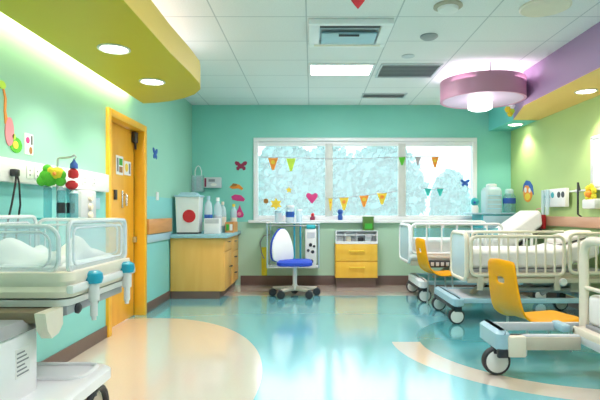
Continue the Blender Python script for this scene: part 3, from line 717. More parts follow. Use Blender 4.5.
obj('body', B().box(-1.47, -1.26, 6.80, 6.92, .86, 1.07, .006), 'pure', jb); obj('flap', B().box(-1.46, -1.27, 6.797, 6.80, 1.0, 1.06), 'lgrey', jb)
og = thing('desk_organiser', 'small wooden organiser box at the worktop corner', 'organiser', (-1.2, 7.3, .86))
b = B()
for a in ((-1.25, -1.13, 7.20, 7.215), (-1.25, -1.13, 7.585, 7.60), (-1.25, -1.235, 7.215, 7.585), (-1.145, -1.13, 7.215, 7.585)): b.box(*a, .86, 1.01)
b.box(-1.235, -1.145, 7.215, 7.585, .86, .87).box(-1.235, -1.145, 7.39, 7.40, .87, 1.0)
obj('box', b, 'handrail', og)
for x, c in ((-1.215, 'green'), (-1.165, 'paper')): obj('front_patch', B().box(x - .02, x + .02, 7.197, 7.20, .89, .98), c, og)
# wall dispensers on back wall
dsp = thing('glove_dispenser', 'clear dispenser frame with a wire hook on the teal wall above the bottles', 'dispenser', (-1.79, yb, 1.45))
b = B()
b.box(-1.885, -1.70, yb - .10, yb - .09, 1.48, 1.73).box(-1.885, -1.875, yb - .09, yb, 1.48, 1.73).box(-1.71, -1.70, yb - .09, yb, 1.48, 1.73).box(-1.885, -1.70, yb - .09, yb, 1.47, 1.48)
obj('case', b, 'acrylic', dsp)
obj('wire_hook', B().tube([(-1.84 , yb - .05, 1.73), (-1.84, yb - .05, 1.80), (-1.82, yb - .05, 1.86), (-1.79, yb - .05, 1.885), (-1.76, yb - .05, 1.86), (-1.74, yb - .05, 1.80), (-1.74, yb - .05, 1.73)], .007, 8), 'pure', dsp)
obj('back_plate', B().box(-1.83, -1.75, yb - .008, yb + .003, 1.5, 1.72), 'paleplas', dsp)
gb = thing('glove_box_holder', 'grey glove box with dark print fixed to the teal wall', 'box', (-1.57, yb, 1.53))
obj('box', B().box(-1.695, -1.43, yb - .09, yb + .003, 1.535, 1.70, .006), 'lgrey', gb)
obj('print', B().box(-1.685, -1.655, yb - .092, yb - .09, 1.55, 1.685), 'maroon', gb)
obj('print', B().box(-1.62, -1.52, yb - .092, yb - .09, 1.63, 1.67), 'ink', gb)
obj('opening', B().prism(circ(.05, 20, -1.54, 1.585, .022), onback, yb - .092, yb - .09), 'pinklinen', gb)

# ------------------------------------------------------------------ task chair
tc = thing('task_chair', 'blue and white swivel task chair in front of the window', 'chair', (-.23, 6.9, 0))
hx_, hy_ = -.235, 6.85
obj('column', B().lathe([(0, .10), (.06, .10), (.055, .13), (.03, .17), (.028, .42), (.05, .43), (0, .43)], (hx_, hy_, 0), 20), 'white', tc)
star_b = B()
for k in range(5):
    a = math.radians(20 + 72 * k); ex, ey = hx_ + .32 * math.cos(a), hy_ + .24 * math.sin(a)
    star_b.tube([(hx_, hy_, .115), ((hx_ + ex) / 2, (hy_ + ey) / 2, .11), (ex, ey, .105)], [.035, .028, .02], 10)
obj('star_base', star_b, 'beige', tc)
for k in range(5):
    a = math.radians(20 + 72 * k); ex, ey = hx_ + .32 * math.cos(a), hy_ + .24 * math.sin(a)
    w_ = obj('caster', B().lathe([(0, -.04), (.044, -.04), (.054, -.028), (.054, -.008), (.02, -.008), (.02, .008), (.054, .008), (.054, .028), (.044, .04), (0, .04)], (ex, ey, .054), 18, 'Y'), 'dark', tc)
    obj('hood', B().cyl((ex, ey, .08), (ex, ey, .115), .022), 'dark', w_)
obj('seat', B().loft([[Vector((u, v, z)) for u, v in rrect(hx_ - .24 + o, hx_ + .24 - o, hy_ - .22 + o, hy_ + .22 - o, .09)] for o, z in ((.03, .425), (.0, .44), (0, .475), (.03, .50), (.08, .505))]), 'blue', tc)
# back: thick rounded shield in a tilted plane at the left of the seat, front turned a little to the camera
A = math.radians(38)
bc = Vector((hx_ - .17, hy_ + .02, 0))
tdir = Vector((math.cos(A), math.sin(A), 0))      # across the back
ndir = Vector((math.sin(A), -math.cos(A), 0))     # the way the back faces
outl = [(-.175, .0), (-.185, .12), (-.165, .26), (-.09, .37), (-.03, .43), (.06, .43), (.11, .37), (.165, .24), (.185, .12), (.175, 0), (.10, -.03), (-.10, -.03)]
def bk(sc, off, zb=.50):
    return [bc + tdir * (u * sc) + ndir * (off - .12 * (v * sc) + .02 * math.cos(u * 6)) + Vector((0, 0, zb + .2 + (v - .2) * sc)) for u, v in [(p.x, p.y) for p in fillet([(q[0], q[1], 0) for q in outl], .08, 3, True)]]
obj('backrest', B().loft([bk(.9, -.045), bk(1.0, -.03), bk(1.0, .0), bk(.93, .01)]), 'blue', tc)
obj('back_pad', B().loft([bk(.97, .008), bk(.95, .022), bk(.82, .032)]), 'pure', tc, 'white front pad')
obj('back_bracket', B().tube(fillet([bc + ndir * -.05 + Vector((0, 0, .56)), bc + ndir * -.04 + Vector((0, 0, .435)), (hx_, hy_, .425)], .05), .02), 'blue', tc)

# ------------------------------------------------------------------ clear rack with pump, jars
tl = thing('wall_rack', 'clear topped steel rack on the wall below the left window pane', 'rack', (-.28, 7.63, .33))
x0, x1, y0, y1 = -.66, .10, 7.35, 7.895
for (x, y) in ((x0, y0), (x1, y0), (x0, y1), (x1, y1)):
    obj('post', B().cyl((x, y, .33), (x, y, .985), .011, seg=10), 'bluemat', tl)
for x in (x0, x1): obj('wall_bracket', B().box(x - .015, x + .015, y1, YB + .002, .36, .94, .004).cyl((x, y0, .345), (x, y1, .345), .009), 'steel', tl)
obj('shelf', B().box(x0 - .02, x1 + .02, y0 - .02, 7.80, .985, 1.0, .004), 'acrylic_edge', tl)
obj('shelf', B().box(x0, x1, y0, y1, .33, .342, .003), 'acrylic_edge', tl)
obj('crossbar', B().cyl((x0, y0, .36), (x1, y0, .36), .008).cyl((x0, y0, .955), (x1, y0, .955), .008), 'steel', tl)
for xx in (-.26, -.17): obj('post', B().cyl((xx, y0 + .02, .342), (xx, y0 + .02, .985), .014, seg=12), 'bluecap', tl, 'blue upright tube')
pm = thing('infusion_pump', 'white infusion pump with dark buttons hung on the rack frame', 'medical pump', (0, 7.3, .33))
obj('body', B().box(-.10, .065, 7.24, 7.335, .34, .91, .015), 'white', pm)
obj('head', B().box(-.08, .05, 7.235, 7.335, .91, .97, .012), 'teal', pm, 'dark teal top')
for (x, z, r) in ((-.02, .68, .026), (.03, .66, .02), (-.055, .60, .022), (.01, .58, .026), (-.01, .44, .03)): obj('button', B().lathe([(0, 0), (r, 0), (r * .8, -.012), (0, -.012)], (x, 7.24, z), 14, 'Y'), 'dark', pm)
obj('display', B().box(-.075, .04, 7.236, 7.24, .78, .86), 'lgrey', pm)
def jar(label, x, y, r, h, m, lid, band):
    t = thing('storage_jar', label, 'jar', (x, y, 1.0), 'jars on the clear rack')
    obj('body', B().lathe([(0, 0), (r, 0), (r, h * .8), (r * .85, h * .86), (0, h * .86)], (x, y, 1.0), 20), m, t)
    obj('lid', B().lathe([(0, h * .86), (r * .95, h * .86), (r * .95, h), (0, h)], (x, y, 1.0), 20), lid, t)
    if band: obj('label_patch', B().lathe([(r * 1.005, h * .3), (r * 1.03, h * .3), (r * 1.03, h * .62), (r * 1.005, h * .62)], (x, y, 1.0), 20), band, t)
jar('frosted jar with a navy label in the middle of the clear rack top', -.33, 7.5, .065, .26, 'paleplas', 'pure', 'navy')
jar('low frosted jar left of the navy labelled one', -.50, 7.5, .06, .17, 'paleplas', 'bluemat', None)
jar('slim frosted jar right of the navy labelled one', -.19, 7.52, .045, .20, 'paleplas', 'pure', None)
tag(obj('cable_loop', B().tube([(-.66, yb - .03, .80), (-.76, yb - .02, .78), (-.82, yb - .02, .68), (-.80, yb - .02, .52), (-.76, yb - .02, .42)], .009, 8), 'greyp'), 'grey cable loop hanging on the wall left of the task chair', 'cable')
tag(obj('yellow_tag', B().box(-.80, -.71, yb - .012, yb, .15, .60, .004), 'plush_yellow'), 'long yellow-green tag on the wall behind the task chair', 'tag')

# ------------------------------------------------------------------ yellow drawer cabinet
yc = thing('drawer_cabinet', 'small yellow two drawer cabinet under the window', 'cabinet', (.675, 7.75, .0))
x0, x1, y0 = .355, 1.00, 7.60
obj('body', B().box(x0, x1, y0 + .018, YB - .02, .15, .67, .004), 'yellowcab', yc)
obj('kick', B().box(x0 + .02, x1 - .02, y0 + .06, YB - .02, 0, .15), 'base', yc, 'dark brown plinth')
for z0, z1 in ((.155, .395), (.405, .665)):
    dw = obj('drawer', B().box(x0 + .006, x1 - .006, y0, y0 + .018, z0, z1, .004), 'yellowcab', yc)
    zc = z0 + .16
    obj('handle', B().tube(fillet([(.57, y0, zc), (.57, y0 - .035, zc), (.79, y0 - .035, zc), (.79, y0, zc)], .012), .011, 10), 'sun', dw)
ob = thing('open_organiser', 'white open compartment organiser on top of the yellow drawer cabinet', 'organiser', (.675, 7.72, .67))
b = B(); x0, x1 = .36, 1.0
b.box(x0, x1, 7.60, 7.86, .67, .68).box(x0, x0 + .015, 7.60, 7.86, .68, .86).box(x1 - .015, x1, 7.60, 7.86, .68, .86).box(x0 + .015, x1 - .015, 7.845, 7.86, .68, .86)
b.box(x0 + .015, x1 - .015, 7.60, 7.612, .68, .71).box(x0, x1, 7.59, 7.606, .80, .815).box(.50, .51, 7.61, 7.845, .68, .84).box(.68, .69, 7.61, 7.845, .68, .84)
obj('tray', b, 'pure', ob)
for x, w_, c, hh in ((.43, .09, 'lgrey', .09), (.56, .07, 'cream', .10), (.63, .06, 'greyp', .07), (.75, .08, 'dark', .08), (.86, .10, 'lgrey', .11)):
    obj('content_pack', B().box(x - w_ / 2, x + w_ / 2, 7.64, 7.76, .68, .68 + hh, .006), c, ob)
gn = thing('green_carton', 'dark green carton standing on the white organiser', 'box', (.87, 7.75, .86))
sp_ = B().box(.79, .95, 7.70, 7.84, .86, 1.06, .004)
obj('shelf_plate', B().box(x0, x1, 7.62, 7.86, .86, .872, .003), 'acrylic_edge', ob)
obj('body', B().box(.79, .95, 7.69, 7.83, .872, 1.065, .004), 'olive', gn)
obj('front_label', B().box(.815, .925, 7.687, 7.69, .90, .98), 'green', gn)
obj('lid', B().box(.785, .955, 7.685, 7.835, 1.065, 1.085, .004), 'olive', gn)

# ------------------------------------------------------------------ sill things and window decorations
def toy(label, x, m1, m2, h):
    t = thing('sill_toy', label, 'toy', (x, 7.88, 1.03), 'little toys on the window sill')
    obj('body', B().lathe([(0, 0), (.035, .0), (.04, h * .3), (.025, h * .55), (0, h * .6)], (x, 7.87, 1.03), 16), m1, t)
    obj('head', B().ball((x, 7.87, 1.03 + h * .75), h * .27), m2, t)
toy('small pinkish red toy on the sill left of the blue one', -.50, 'red', 'pink', .11)
toy('small dark red toy on the sill under the pink heart', .01, 'maroon', 'red', .11)
toy('small navy toy on the sill above the yellow cabinet', .445, 'navy', 'navy', .17)
yg = YB + .044
tag(obj('window_sticker', B().prism(star(6, .10, .055, P(276, 204, yg)[0], P(276, 204, yg)[2]), onback, yg - .012, yg), 'sun'), 'yellow flower sticker on the left window pane', 'sticker')
tag(obj('window_sticker', B().prism(circ(.04, 16, P(266, 201, yg)[0], P(266, 201, yg)[2]), onback, yg - .008, yg), 'brown'), 'brown round sticker beside the yellow flower', 'sticker')
tag(obj('window_sticker', B().prism(star(5, .055, .025, P(289, 190, yg)[0], P(289, 190, yg)[2]), onback, yg - .006, yg), 'sun'), 'small pale star sticker above the yellow flower', 'sticker')
hp = P(312, 198, yg)
tag(obj('window_sticker', B().prism([(hp[0] + u * 1.7, hp[2] + v * 1.7) for u, v in heart], onback, yg - .008, yg), 'magenta'), 'bright pink heart sticker on the left window pane', 'sticker')
bp_ = P(465, 183, yg)
tag(obj('window_sticker', B().prism(butterfly(bp_[0], bp_[2], .075), onback, yg - .008, yg), 'navy'), 'dark blue butterfly sticker at the right edge of the window', 'sticker')

def bunting(label, pts, flags, size, Yb):
    """pts: pixel points of the string, flags: (px, py_top, material, w, h)"""
    q = [P(a, c, Yb) for a, c in pts]
    t = thing('bunting', label, 'bunting', ((q[0][0] + q[-1][0]) / 2, Yb, min(k[2] for k in q) - .2), 'flag buntings across the window')
    obj('string', B().tube(q, .005, 6), 'greycard', t)
    for (a, c, m, w_, h_) in flags:
        x, _, z = P(a, c, Yb)
        fo = obj('flag', B().prism([(x - w_ / 2, z), (x + w_ / 2, z), (x + w_ * .1, z - h_), (x - w_ * .1, z - h_)], onback, Yb - .004, Yb + .004), m, t)
        if m == 'sun' or m == 'orange':
            obj('flag_motif', B().prism(circ(w_ * .2, 12, x, z - h_ * .35), onback, Yb - .006, Yb - .004), 'orange' if m == 'sun' else 'sun', fo)
    return t
bunting('long upper bunting with orange, lime, green and grey flags', [(258, 157), (300, 158), (350, 159), (402, 157), (430, 156.5), (453, 157)],
        [(273, 158, 'orange', .16, .19), (291, 158.5, 'lime', .15, .20), (402, 157, 'plush_green', .11, .13), (418, 157, 'greycard', .10, .13), (435, 157, 'orange', .12, .17)], .1, YB - .045)
bunting('lower bunting with four yellow and orange flags on the middle pane', [(325, 199), (345, 197.5), (365, 195.5), (385, 193), (398, 191)],
        [(330.5, 198, 'sun', .07, .20), (344, 197.5, 'sun', .15, .20), (364, 195.5, 'orange', .15, .18), (382, 193, 'sun', .16, .18)], .1, YB - .022)
bunting('short bunting with two aqua flags on the right pane', [(421, 188), (434, 189), (447, 188)], [(428, 188.5, 'aqua', .11, .12), (440, 188.5, 'aqua', .11, .12)], .1, YB + .03)

# ------------------------------------------------------------------ beds
def caster(parent, x, y, r=.085):
    c_ = obj('caster', B().box(x - .03, x + .05, y - .035, y + .035, r * 1.5, r * 2 + .05, .01).cyl((x, y, r * 2), (x, y, r * 2 + .10), .02), 'dark', parent)
    obj('tyre', B().lathe([(r * .78, -.028), (r * .95, -.028), (r, -.018), (r, .018), (r * .95, .028), (r * .78, .028)], (x, y, r), 28, 'Y'), 'rubber', c_)
    obj('hub', B().lathe([(0, -.034), (r * .6, -.034), (r * .80, -.028), (r * .80, .028), (r * .6, .034), (0, .034)], (x, y, r), 28, 'Y'), 'white', c_)

def side_rail(parent, name, x0, x1, y, z0, z1, nb, m='cream', r=.019):
    sr = obj(name, B().tube(fillet([(x0, y, z0), (x0, y, z1), (x1, y, z1), (x1, y, z0)], .07, 5, True), r, 10, closed=True), m, parent)
    for k in range(nb):
        x = x0 + (x1 - x0) * (k + 1) / (nb + 1)
        obj('rail_bar', B().cyl((x, y, z0), (x, y, z1), .011, seg=8), m, sr)
    return sr

def lying_mattress(x0, xh, x1, y0, y1, z0, z1, rise, parent, m='linen'):
    """flat part x0..xh then a raised back section up to x1"""
    prof_t = [(x0, z1 - .03), (x0 + .03, z1), (xh - .08, z1), (xh + .02, z1 + .02), (x1 - .03, z1 + rise), (x1, z1 + rise - .03)]
    prof_b = [(x0, z0 + .02), (x0 + .02, z0), (xh - .06, z0), (xh + .06, z0 + .02), (x1 - .01, z0 + rise), (x1 + .01, z0 + rise + .02)]
    rings = []
    ys = [(y0, .03), (y0 + .03, 0), (y1 - .03, 0), (y1, .03)]
    for y, ins in ys:
        ring = [Vector((x, y, z - ins)) for x, z in prof_t] + [Vector((x, y, z + ins)) for x, z in prof_b[::-1]]
        rings.append(ring)
    o = obj('mattress', B().loft(rings), m, parent, angle=30)
    md = o.modifiers.new('bev', 'BEVEL'); md.width = .018; md.segments = 2
    return o
def deck(parent, x0, x1, y0, y1, z, m='beige'):
    b = B().box(x0, x1, y0, y0 + .05, z, z + .06, .008).box(x0, x1, y1 - .05, y1, z, z + .06, .008)
    for k in range(6):
        x = x0 + (x1 - x0 - .05) * k / 5; b.box(x, x + .05, y0 + .05, y1 - .05, z + .005, z + .055)
    obj('deck_frame', b, m, parent)

# mid bed
mb = thing('hospital_bed', 'cream hospital bed with barred side rail, the middle one of the three', 'bed', (2.3, 5.6, 0), 'hospital beds along the right wall')
y0, y1 = 5.20, 5.92
deck(mb, 1.62, 3.07, y0 + .03, y1 - .03, .46)
obj('deck_pan', B().box(1.64, 3.05, y0 + .05, y1 - .05, .525, .555, .004), 'greyp', mb)
lying_mattress(1.67, 2.62, 3.02, y0 + .06, y1 - .06, .56, .76, .12, mb)
pw = tag(obj('pillow', B().loft([[Vector((2.68 + .01 * k + u * .32 * sc, 5.33 + v * .46 * sc + .23 * (1 - sc), .805 + .09 * u * sc + dz)) for u, v in [(.1, 0), (.9, 0), (1, .1), (1, .9), (.9, 1), (.1, 1), (0, .9), (0, .1)]] for k, (sc, dz) in enumerate(((.7, -.0), (.95, .015), (1, .04), (.9, .07), (.6, .085)))]), 'pinklinen', angle=80), 'off-white pillow on the raised head of the middle bed', 'pillow')
side_rail(mb, 'side_rail', 1.655, 2.62, y0, .50, .90, 9)
side_rail(mb, 'side_rail', 2.68, 3.05, y0, .52, .93, 3)
obj('rail_cap', B().tube(fillet([(1.66, y0 + .02, .86), (1.68, y0 + .01, .945), (2.62, y0 + .01, .95)], .05), .014, 8), 'cream', mb)
side_rail(mb, 'side_rail', 1.67, 2.60, y1, .50, .92, 9, 'white')
# footboard
fbp = rrect(y0 + .02, y1 - .16, .44, .93, .09)
obj('footboard', B().prism(fbp, onside, 1.605, 1.625), 'paleplas', mb)
obj('footboard_tube', B().tube([Vector((1.615, u, v)) for u, v in fbp], .024, 10, closed=True), 'cream', mb)
obj('lower_rail', B().box(1.62, 3.05, y0 - .005, y0 + .03, .415, .465, .01), 'beige', mb)
obj('rail_post', B().box(1.72, 1.78, y0 - .012, y0 + .018, .34, .52, .006), 'beige', mb)
obj('rail_post', B().box(2.52, 2.58, y0 - .012, y0 + .018, .34, .52, .006), 'beige', mb)
obj('release_knob', B().lathe([(0, -.03), (.034, -.03), (.04, -.02), (.04, 0), (0, 0)], (2.60, y0 - .012, .43), 18, 'Y'), 'white', mb)
# lift mechanism
obj('lift_mechanism', B().box(2.40, 2.75, 5.40, 5.70, .30, .46, .02).cyl((2.35, 5.38, .40), (2.80, 5.38, .40), .035).cyl((2.2, 5.36, .34), (2.85, 5.36, .31), .03).tube([(2.45, 5.35, .28), (2.75, 5.35, .45)], .025), 'greyp', mb)
obj('motor', B().box(2.75, 2.98, 5.32, 5.5, .30, .44, .02).cyl((2.9, 5.31, .37), (2.9, 5.35, .37), .05), 'beige', mb)
obj('lift_leg', B().tube([(1.75, 5.5, .255), (2.0, 5.5, .47)], .03), 'beige', mb); obj('lift_leg', B().tube([(2.92, 5.55, .25), (2.7, 5.55, .47)], .03), 'beige', mb)
# base frame
b = B().box(1.50, 3.0, 5.14, 5.20, .215, .265, .01).box(1.50, 3.0, 5.86, 5.92, .215, .265, .01).box(2.9, 2.96, 5.20, 5.86, .215, .265, .01)
obj('base_frame', b, 'bluemat', mb)
obj('base_cover', B().box(1.52, 2.30, 5.21, 5.85, .235, .255, .004), 'lgrey', mb, 'flat grey base cover')
obj('foot_bumper', B().loft([[Vector((u, v, z)) for u, v in rrect(1.43 + o, 1.55 - o, 5.06 + o, 5.88 - o, .05)] for o, z in ((.02, .19), (0, .205), (0, .27), (.02, .285))]), 'bluemat', mb, 'pale blue foot bumper')
obj('bumper_strip', B().box(1.422, 1.45, 5.10, 5.84, .165, .20, .006), 'dark', mb)
for x, y in ((1.49, 5.16), (1.49, 5.88), (2.92, 5.16), (2.92, 5.88)): caster(mb, x, y, .082)

# far bed
fb3 = thing('hospital_bed', 'white hospital bed with its backrest raised, farthest, below the window', 'bed', (2.2, 6.9, 0), 'hospital beds along the right wall')
y0, y1 = 6.45, 7.20
deck(fb3, 1.28, 3.05, y0 + .03, y1 - .03, .46)
obj('deck_pan', B().box(1.30, 2.5, y0 + .05, y1 - .05, .525, .565, .004), 'white', fb3)
lying_mattress(1.305, 2.42, 2.99, y0 + .06, y1 - .06, .57, .80, .38, fb3)
obj('back_support', B().prism([(2.46, .55), (3.0, .90), (3.0, .94), (2.44, .57)], onback, y0 + .08, y1 - .08), 'dark', fb3, 'dark backrest support')
side_rail(fb3, 'side_rail', 1.285, 2.45, y0, .62, 1.00, 5, 'pure', .017)
obj('rail_mesh', B().box(1.32, 2.40, y0 - .004, y0 + .004, .83, .95), 'bluecyl', fb3, 'pale blue rail panel')
side_rail(fb3, 'side_rail', 1.285, 2.5, y1, .66, 1.02, 5, 'pure', .017)
obj('lower_rail', B().box(1.28, 2.6, y0 - .01, y0 + .03, .56, .62, .012), 'pure', fb3)
obj('control_strip', B().box(1.50, 1.86, y0 - .014, y0 + .02, .44, .53, .006), 'dark', fb3, 'dark control strip')
for k in range(5): obj('control_button', B().box(1.53 + k * .065, 1.57 + k * .065, y0 - .018, y0 - .012, .46, .51, .003), 'lgrey', fb3)
fbp = rrect(y0 + .02, y1 - .02, .50, .98, .09)
obj('footboard', B().prism(fbp, onside, 1.262, 1.277), 'paleplas', fb3)
obj('footboard_tube', B().tube([Vector((1.27, u, v)) for u, v in fbp], .022, 10, closed=True), 'pure', fb3)
b = B().box(1.40, 3.0, 6.38, 6.44, .225, .275, .01).box(1.40, 3.0, 7.16, 7.22, .225, .275, .01).box(2.9, 2.96, 6.44, 7.16, .225, .275, .01)
obj('base_frame', b, 'bluemat', fb3)
obj('base_cover', B().box(1.42, 2.4, 6.45, 7.15, .24, .26, .004), 'teal', fb3, 'teal base cover')
obj('lift_leg', B().tube([(1.65, 6.8, .26), (1.95, 6.8, .47)], .03), 'beige', fb3); obj('lift_leg', B().tube([(2.92, 6.8, .26), (2.6, 6.8, .47)], .03), 'beige', fb3)
obj('foot_bumper', B().loft([[Vector((u, v, z)) for u, v in rrect(1.35 + o, 1.47 - o, 6.30 + o, 7.05 - o, .05)] for o, z in ((.02, .19), (0, .205), (0, .28), (.02, .30))]), 'pure', fb3, 'white foot bumper')
obj('bumper_strip', B().box(1.342, 1.37, 6.34, 7.0, .165, .20, .006), 'dark', fb3)
for x, y in ((1.44, 6.41), (1.44, 7.19), (2.92, 6.41), (2.92, 7.19)): caster(fb3, x, y, .088)

# near bed
nb = thing('hospital_bed', 'white hospital bed with a long bare base frame, nearest, cut by the right edge', 'bed', (2.4, 3.2, 0), 'hospital beds along the right wall')
y0, y1 = 2.72, 3.58
obj('mattress', B().box(1.95, 3.05, y0 + .04, y1 - .03, .36, .575, .04, 4), 'linen', nb)
b = B().box(1.86, 3.05, y1 - .05, y1, .285, .345, .012).box(1.86, 3.05, y0, y0 + .05, .285, .345, .012).box(1.86, 1.93, y0, y1, .285, .345, .014)
b.box(2.4, 2.45, y0 + .05, y1 - .05, .29, .34)
obj('deck_frame', b, 'cream', nb)
obj('deck_pan', B().box(1.93, 3.05, y0 + .05, y1 - .05, .335, .362, .004), 'greyp', nb)
arch = fillet([(1.945, y1 - .005, .30), (1.945, y1 - .005, .955), (1.945, y0 + .005, .955), (1.945, y0 + .005, .30)], .12, 8)
obj('foot_arch', B().tube(arch, .032, 14), 'cream', nb)
obj('arch_crossbar', B().cyl((1.945, y0, .62), (1.945, y1, .62), .014), 'cream', nb)
b = B().box(1.34, 3.0, 3.47, 3.52, .235, .30, .008).box(1.34, 3.0, 3.79, 3.83, .255, .316, .008)
b.box(1.86, 3.0, 2.80, 2.85, .235, .30, .008).box(2.9, 2.96, 2.85, 3.79, .24, .30, .008)
obj('base_frame', b, 'lgrey', nb)
obj('frame_face', B().box(1.46, 1.86, 3.455, 3.47, .20, .29, .004), 'beige', nb, 'beige face strip')
obj('foot_bumper', B().loft([[Vector((u, v, z)) for u, v in rrect(1.275 + o, 1.375 - o, 3.44 + o, 3.84 - o, .045)] for o, z in ((.02, .19), (0, .205), (0, .31), (.025, .335))]), 'bluemat', nb, 'pale blue foot bumper')
obj('bumper_strip', B().box(1.28, 1.35, 3.432, 3.47, .15, .21, .008), 'dark', nb)
obj('corner_block', B().box(1.35, 1.475, 3.43, 3.53, .155, .30, .012), 'cream', nb, 'cream corner block')
obj('frame_buffer', B().box(1.83, 1.90, 3.66, 3.84, .27, .33, .02), 'bluemat', nb)
obj('lift_leg', B().box(2.2, 2.5, 3.05, 3.3, .25, .335, .01), 'beige', nb)
for x, y in ((1.31, 3.56), (1.95, 2.84), (2.93, 3.55), (2.93, 2.84)): caster(nb, x, y, .098)
obj('cross_beam', B().box(1.86, 1.93, 2.85, 3.47, .24, .30, .008), 'lgrey', nb)

# ------------------------------------------------------------------ yellow chairs
def yellow_chair(label, loc, rot, W, H, sz, D):
    t = thing('moulded_chair', label, 'chair', (0, 0, 0), 'yellow moulded chairs between the beds')
    prof = [(-.06, sz + H), (-.065, sz + H * .93), (-.045, sz + H * .7), (-.02, sz + H * .45), (.015, sz + H * .22), (.06, sz + .055), (.13, sz + .012), (.22, sz), (.22 + (D - .22) * .5, sz + .004), (D - .04, sz + .008), (D, sz - .005)]
    p = fillet([(x, 0, z) for x, z in prof], .05, 2)
    n = len(p); m = 9; b = B()
    rows = []
    for i, q in enumerate(p):
        t_ = i / (n - 1); row = []
        back = max(0, 1 - t_ * 2.2)
        for j in range(m):
            u = (j / (m - 1) - .5) * 2
            wd = W / 2 * (.80 + .20 * min(1, t_ * 2.5)) * (1 - .04 * max(0, t_ - .8) / .2)
            if t_ < .06: wd *= .86 + 2.3 * t_
            dx = .035 * u * u * back; dz = (.012 * u * u - .04 * u ** 6) * (1 - back)
            row.append(Vector((q.x + dx, u * wd, q.z + dz - (.03 * u * u if t_ < .03 else 0))))
        rows.append(row)
    V = [[b.bm.verts.new(c) for c in r] for r in rows]
    for i in range(n - 1):
        for j in range(m - 1):
            zz = (V[i][j].co.z - sz) / H
            if j in (3, 4) and .66 < zz < .76: continue
            b.bm.faces.new((V[i][j], V[i][j + 1], V[i + 1][j + 1], V[i + 1][j]))
    sh = obj('shell', b, 'yellow', t, angle=180)
    md = sh.modifiers.new('thick', 'SOLIDIFY'); md.thickness = .022; md.offset = 0
    md = sh.modifiers.new('sub', 'SUBSURF'); md.levels = 2; md.render_levels = 2
    for (x, y) in ((.12, .12), (.12, -.12), (D - .10, .12), (D - .10, -.12)):
        obj('leg', B().tube([(x, y * W / .4, sz - .012), (x + (.02 if x > .2 else -.02), y * W / .4, 0)], .011, 8), 'steel', t)
    t.location = loc; t.rotation_euler = (0, 0, rot)
    return t
yellow_chair('yellow moulded plastic chair in front of the middle bed, the nearer one', (1.59, 4.12, 0), math.radians(15), .42, .50, .275, .62)
yellow_chair('yellow moulded plastic chair at the foot of the far bed', (1.37, 6.17, 0), math.radians(12), .32, .44, .40, .44)

# ------------------------------------------------------------------ far right corner trolley
ct_ = thing('corner_trolley', 'teal and white trolley in the corner behind the far bed', 'trolley', (2.8, 7.65, 0))
obj('carcass', B().box(2.52, 3.08, 7.42, 7.88, .08, 1.12, .01), 'teal', ct_)
obj('top', B().box(2.38, 3.10, 7.40, 7.89, 1.12, 1.145, .006), 'bluemat', ct_)
for k in range(4): obj('drawer', B().box(2.54, 3.06, 7.405, 7.42, .12 + k * .25, .35 + k * .25, .005), 'bluemat', ct_)
for x, y in ((2.58, 7.47), (3.02, 7.47), (2.58, 7.83), (3.02, 7.83)): obj('wheel', B().lathe([(0, -.015), (.038, -.015), (.04, 0), (.038, .015), (0, .015)], (x, y, .04), 16, 'Y'), 'rubber', ct_)
cn = thing('clear_canister', 'big rounded frosted canister on the corner trolley', 'canister', (2.72, 7.6, 1.145))
obj('body', B().loft([[Vector((u, v, z)) for u, v in rrect(2.60 + o, 2.86 - o, 7.48 + o, 7.74 - o, .06)] for o, z in ((.01, 1.145), (0, 1.16), (0, 1.47), (.02, 1.52), (.07, 1.55))]), 'paleplas', cn)
obj('lid', B().loft([[Vector((u, v, z)) for u, v in rrect(2.66 + o, 2.80 - o, 7.54 + o, 7.68 - o, .04)] for o, z in ((0, 1.545), (0, 1.575), (.02, 1.585))]), 'pure', cn)
for k in range(4): obj('rib', B().box(2.63, 2.83, 7.474, 7.482, 1.20 + k * .065, 1.215 + k * .065), 'bluemat', cn)
wbt = thing('water_bottle', 'teal water bottle right of the frosted canister', 'bottle', (2.98, 7.55, 1.145))
obj('body', B().lathe([(0, 0), (.085, 0), (.09, .02), (.09, .24), (.06, .29), (0, .29)], (2.98, 7.55, 1.145), 24), 'bluecyl', wbt)
obj('cap', B().lathe([(0, .29), (.06, .29), (.06, .34), (.04, .36), (0, .36)], (2.98, 7.55, 1.145), 20), 'paleplas', wbt)
obj('label_band', B().lathe([(.091, .14), (.093, .14), (.093, .22), (.091, .22)], (2.98, 7.55, 1.145), 24), 'navy', wbt)
td = thing('teal_toy', 'small teal and white bottle toy at the left of the corner trolley', 'toy', (2.46, 7.55, 1.145))
obj('body', B().lathe([(0, 0), (.05, 0), (.052, .08), (.04, .11), (0, .11)], (2.46, 7.55, 1.145), 18), 'white', td)
obj('head', B().ball((2.46, 7.55, 1.31), (.065, .05, .065)), 'teal', td)
obj('nose', B().ball((2.44, 7.50, 1.30), .02, 1), 'navy', td)

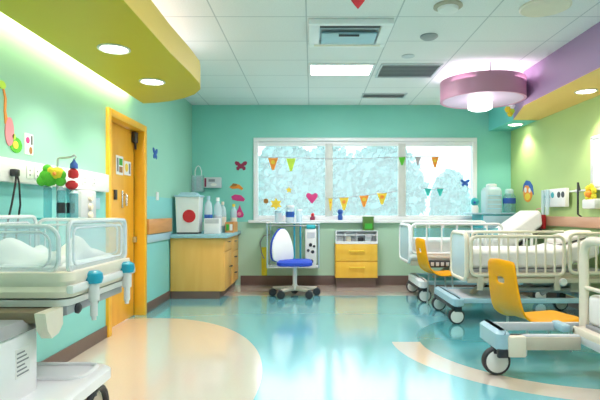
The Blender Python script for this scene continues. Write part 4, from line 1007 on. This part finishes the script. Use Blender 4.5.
# ------------------------------------------------------------------ outside
tag(obj('lawn', B().box(-8, 14, 8.2, 26, -.4, -.3), mat('pale lawn', (.30, .48, .40), .9, bump=.4)), 'pale lawn outside the window', 'lawn')['kind'] = 'structure'
leafm = mat('pale blue-green foliage', (.075, .20, .20), .7, var=.15, scale=3)
leafm2 = mat('pale aqua foliage', (.10, .24, .24), .7, var=.15, scale=3)
bark = mat('grey bark', (.40, .40, .38), .8)
def tree(label, x, y, r, h, m):
    t = thing('leafy_tree', label, 'tree', (x, y, -.3), 'trees outside the window')
    b = B(); rnd = random.Random(int(x * 100 + y))
    for k in range(4200):
        while True:
            v = Vector((rnd.uniform(-1, 1), rnd.uniform(-1, 1), rnd.uniform(-1, 1)))
            if .35 < v.length < 1: break
        v = Vector((v.x * r, v.y * r, v.z * h * .45 + h * .55)) + Vector((x, y, 0))
        s_ = rnd.uniform(.08, .15); n = Vector((rnd.uniform(-1, 1), rnd.uniform(-1, 1), rnd.uniform(-1, 1))).normalized()
        a = n.orthogonal().normalized(); c = n.cross(a)
        q = [v + a * s_, v + c * s_ * .55, v - a * s_, v - c * s_ * .55]
        b.bm.faces.new([b.bm.verts.new(p_) for p_ in q])
    obj('crown', b, m, t)
    obj('trunk', B().tube([(x, y, -.3), (x + .05, y, h * .3), (x, y, h * .75)], [.12, .09, .03], 8), bark, t)
tree('bushy tree behind the left window pane', -.65, 12.2, .95, 2.85, leafm)
tree('pale tree between the left and middle panes', 0.55, 15.2, 1.1, 3.2, leafm2)
tree('broad tree filling the middle window pane', 1.75, 12.6, 1.1, 2.9, leafm)
tree('small thin tree behind the right window pane', 3.75, 13.6, .5, 2.3, leafm2)
hs = thing('white_building', 'white building outside behind the right window pane', 'building', (6.5, 19, -.3))
obj('wall', B().box(3.6, 9.0, 17.5, 21, -.3, 4.2), mat('white render', (.85, .85, .85), .8), hs)
for xx in (4.2, 5.3, 6.4): obj('window', B().box(xx, xx + .6, 17.46, 17.5, .6, 2.0), M['bluemat'], hs)
obj('roof', B().box(3.4, 9.2, 17.3, 21.2, 4.2, 4.4), M['lgrey'], hs)

# ------------------------------------------------------------------ world, daylight, camera
W = bpy.data.worlds.new('sky'); bpy.context.scene.world = W; W.use_nodes = True
nt = W.node_tree; bg = nt.nodes['Background']
bg.inputs['Color'].default_value = (.94, .94, 1.0, 1); bg.inputs['Strength'].default_value = 4.0
po = add_light('window_portal', 'AREA', ((wx0 + wx1) / 2, YB + .22, (wz0 + wz1) / 2), 1, size=wx1 - wx0, size_y=wz1 - wz0, rot=(-PI / 2, 0, 0))
po.data.cycles.is_portal = True

cam = bpy.data.cameras.new('camera'); co = bpy.data.objects.new('camera', cam); C.objects.link(co)
co.location = (0, 0, CZ); co.rotation_euler = (PI / 2, 0, 0)
cam.sensor_width = 36; cam.lens = 36 * F / 600
cam.shift_x = (300 - VX) / 600; cam.shift_y = (VY - 200) / 600
cam.clip_start = .05
sc = bpy.context.scene; sc.camera = co
vs = sc.view_settings; sc.display_settings.display_device = 'sRGB'
vs.view_transform = 'Standard'; vs.look = 'None'; vs.exposure = 0.1; vs.gamma = 1; vs.use_curve_mapping = False
sc.cycles.use_denoising = True
sc.cycles.max_bounces = 10; sc.cycles.transparent_max_bounces = 24
sc.cycles.sample_clamp_indirect = 6
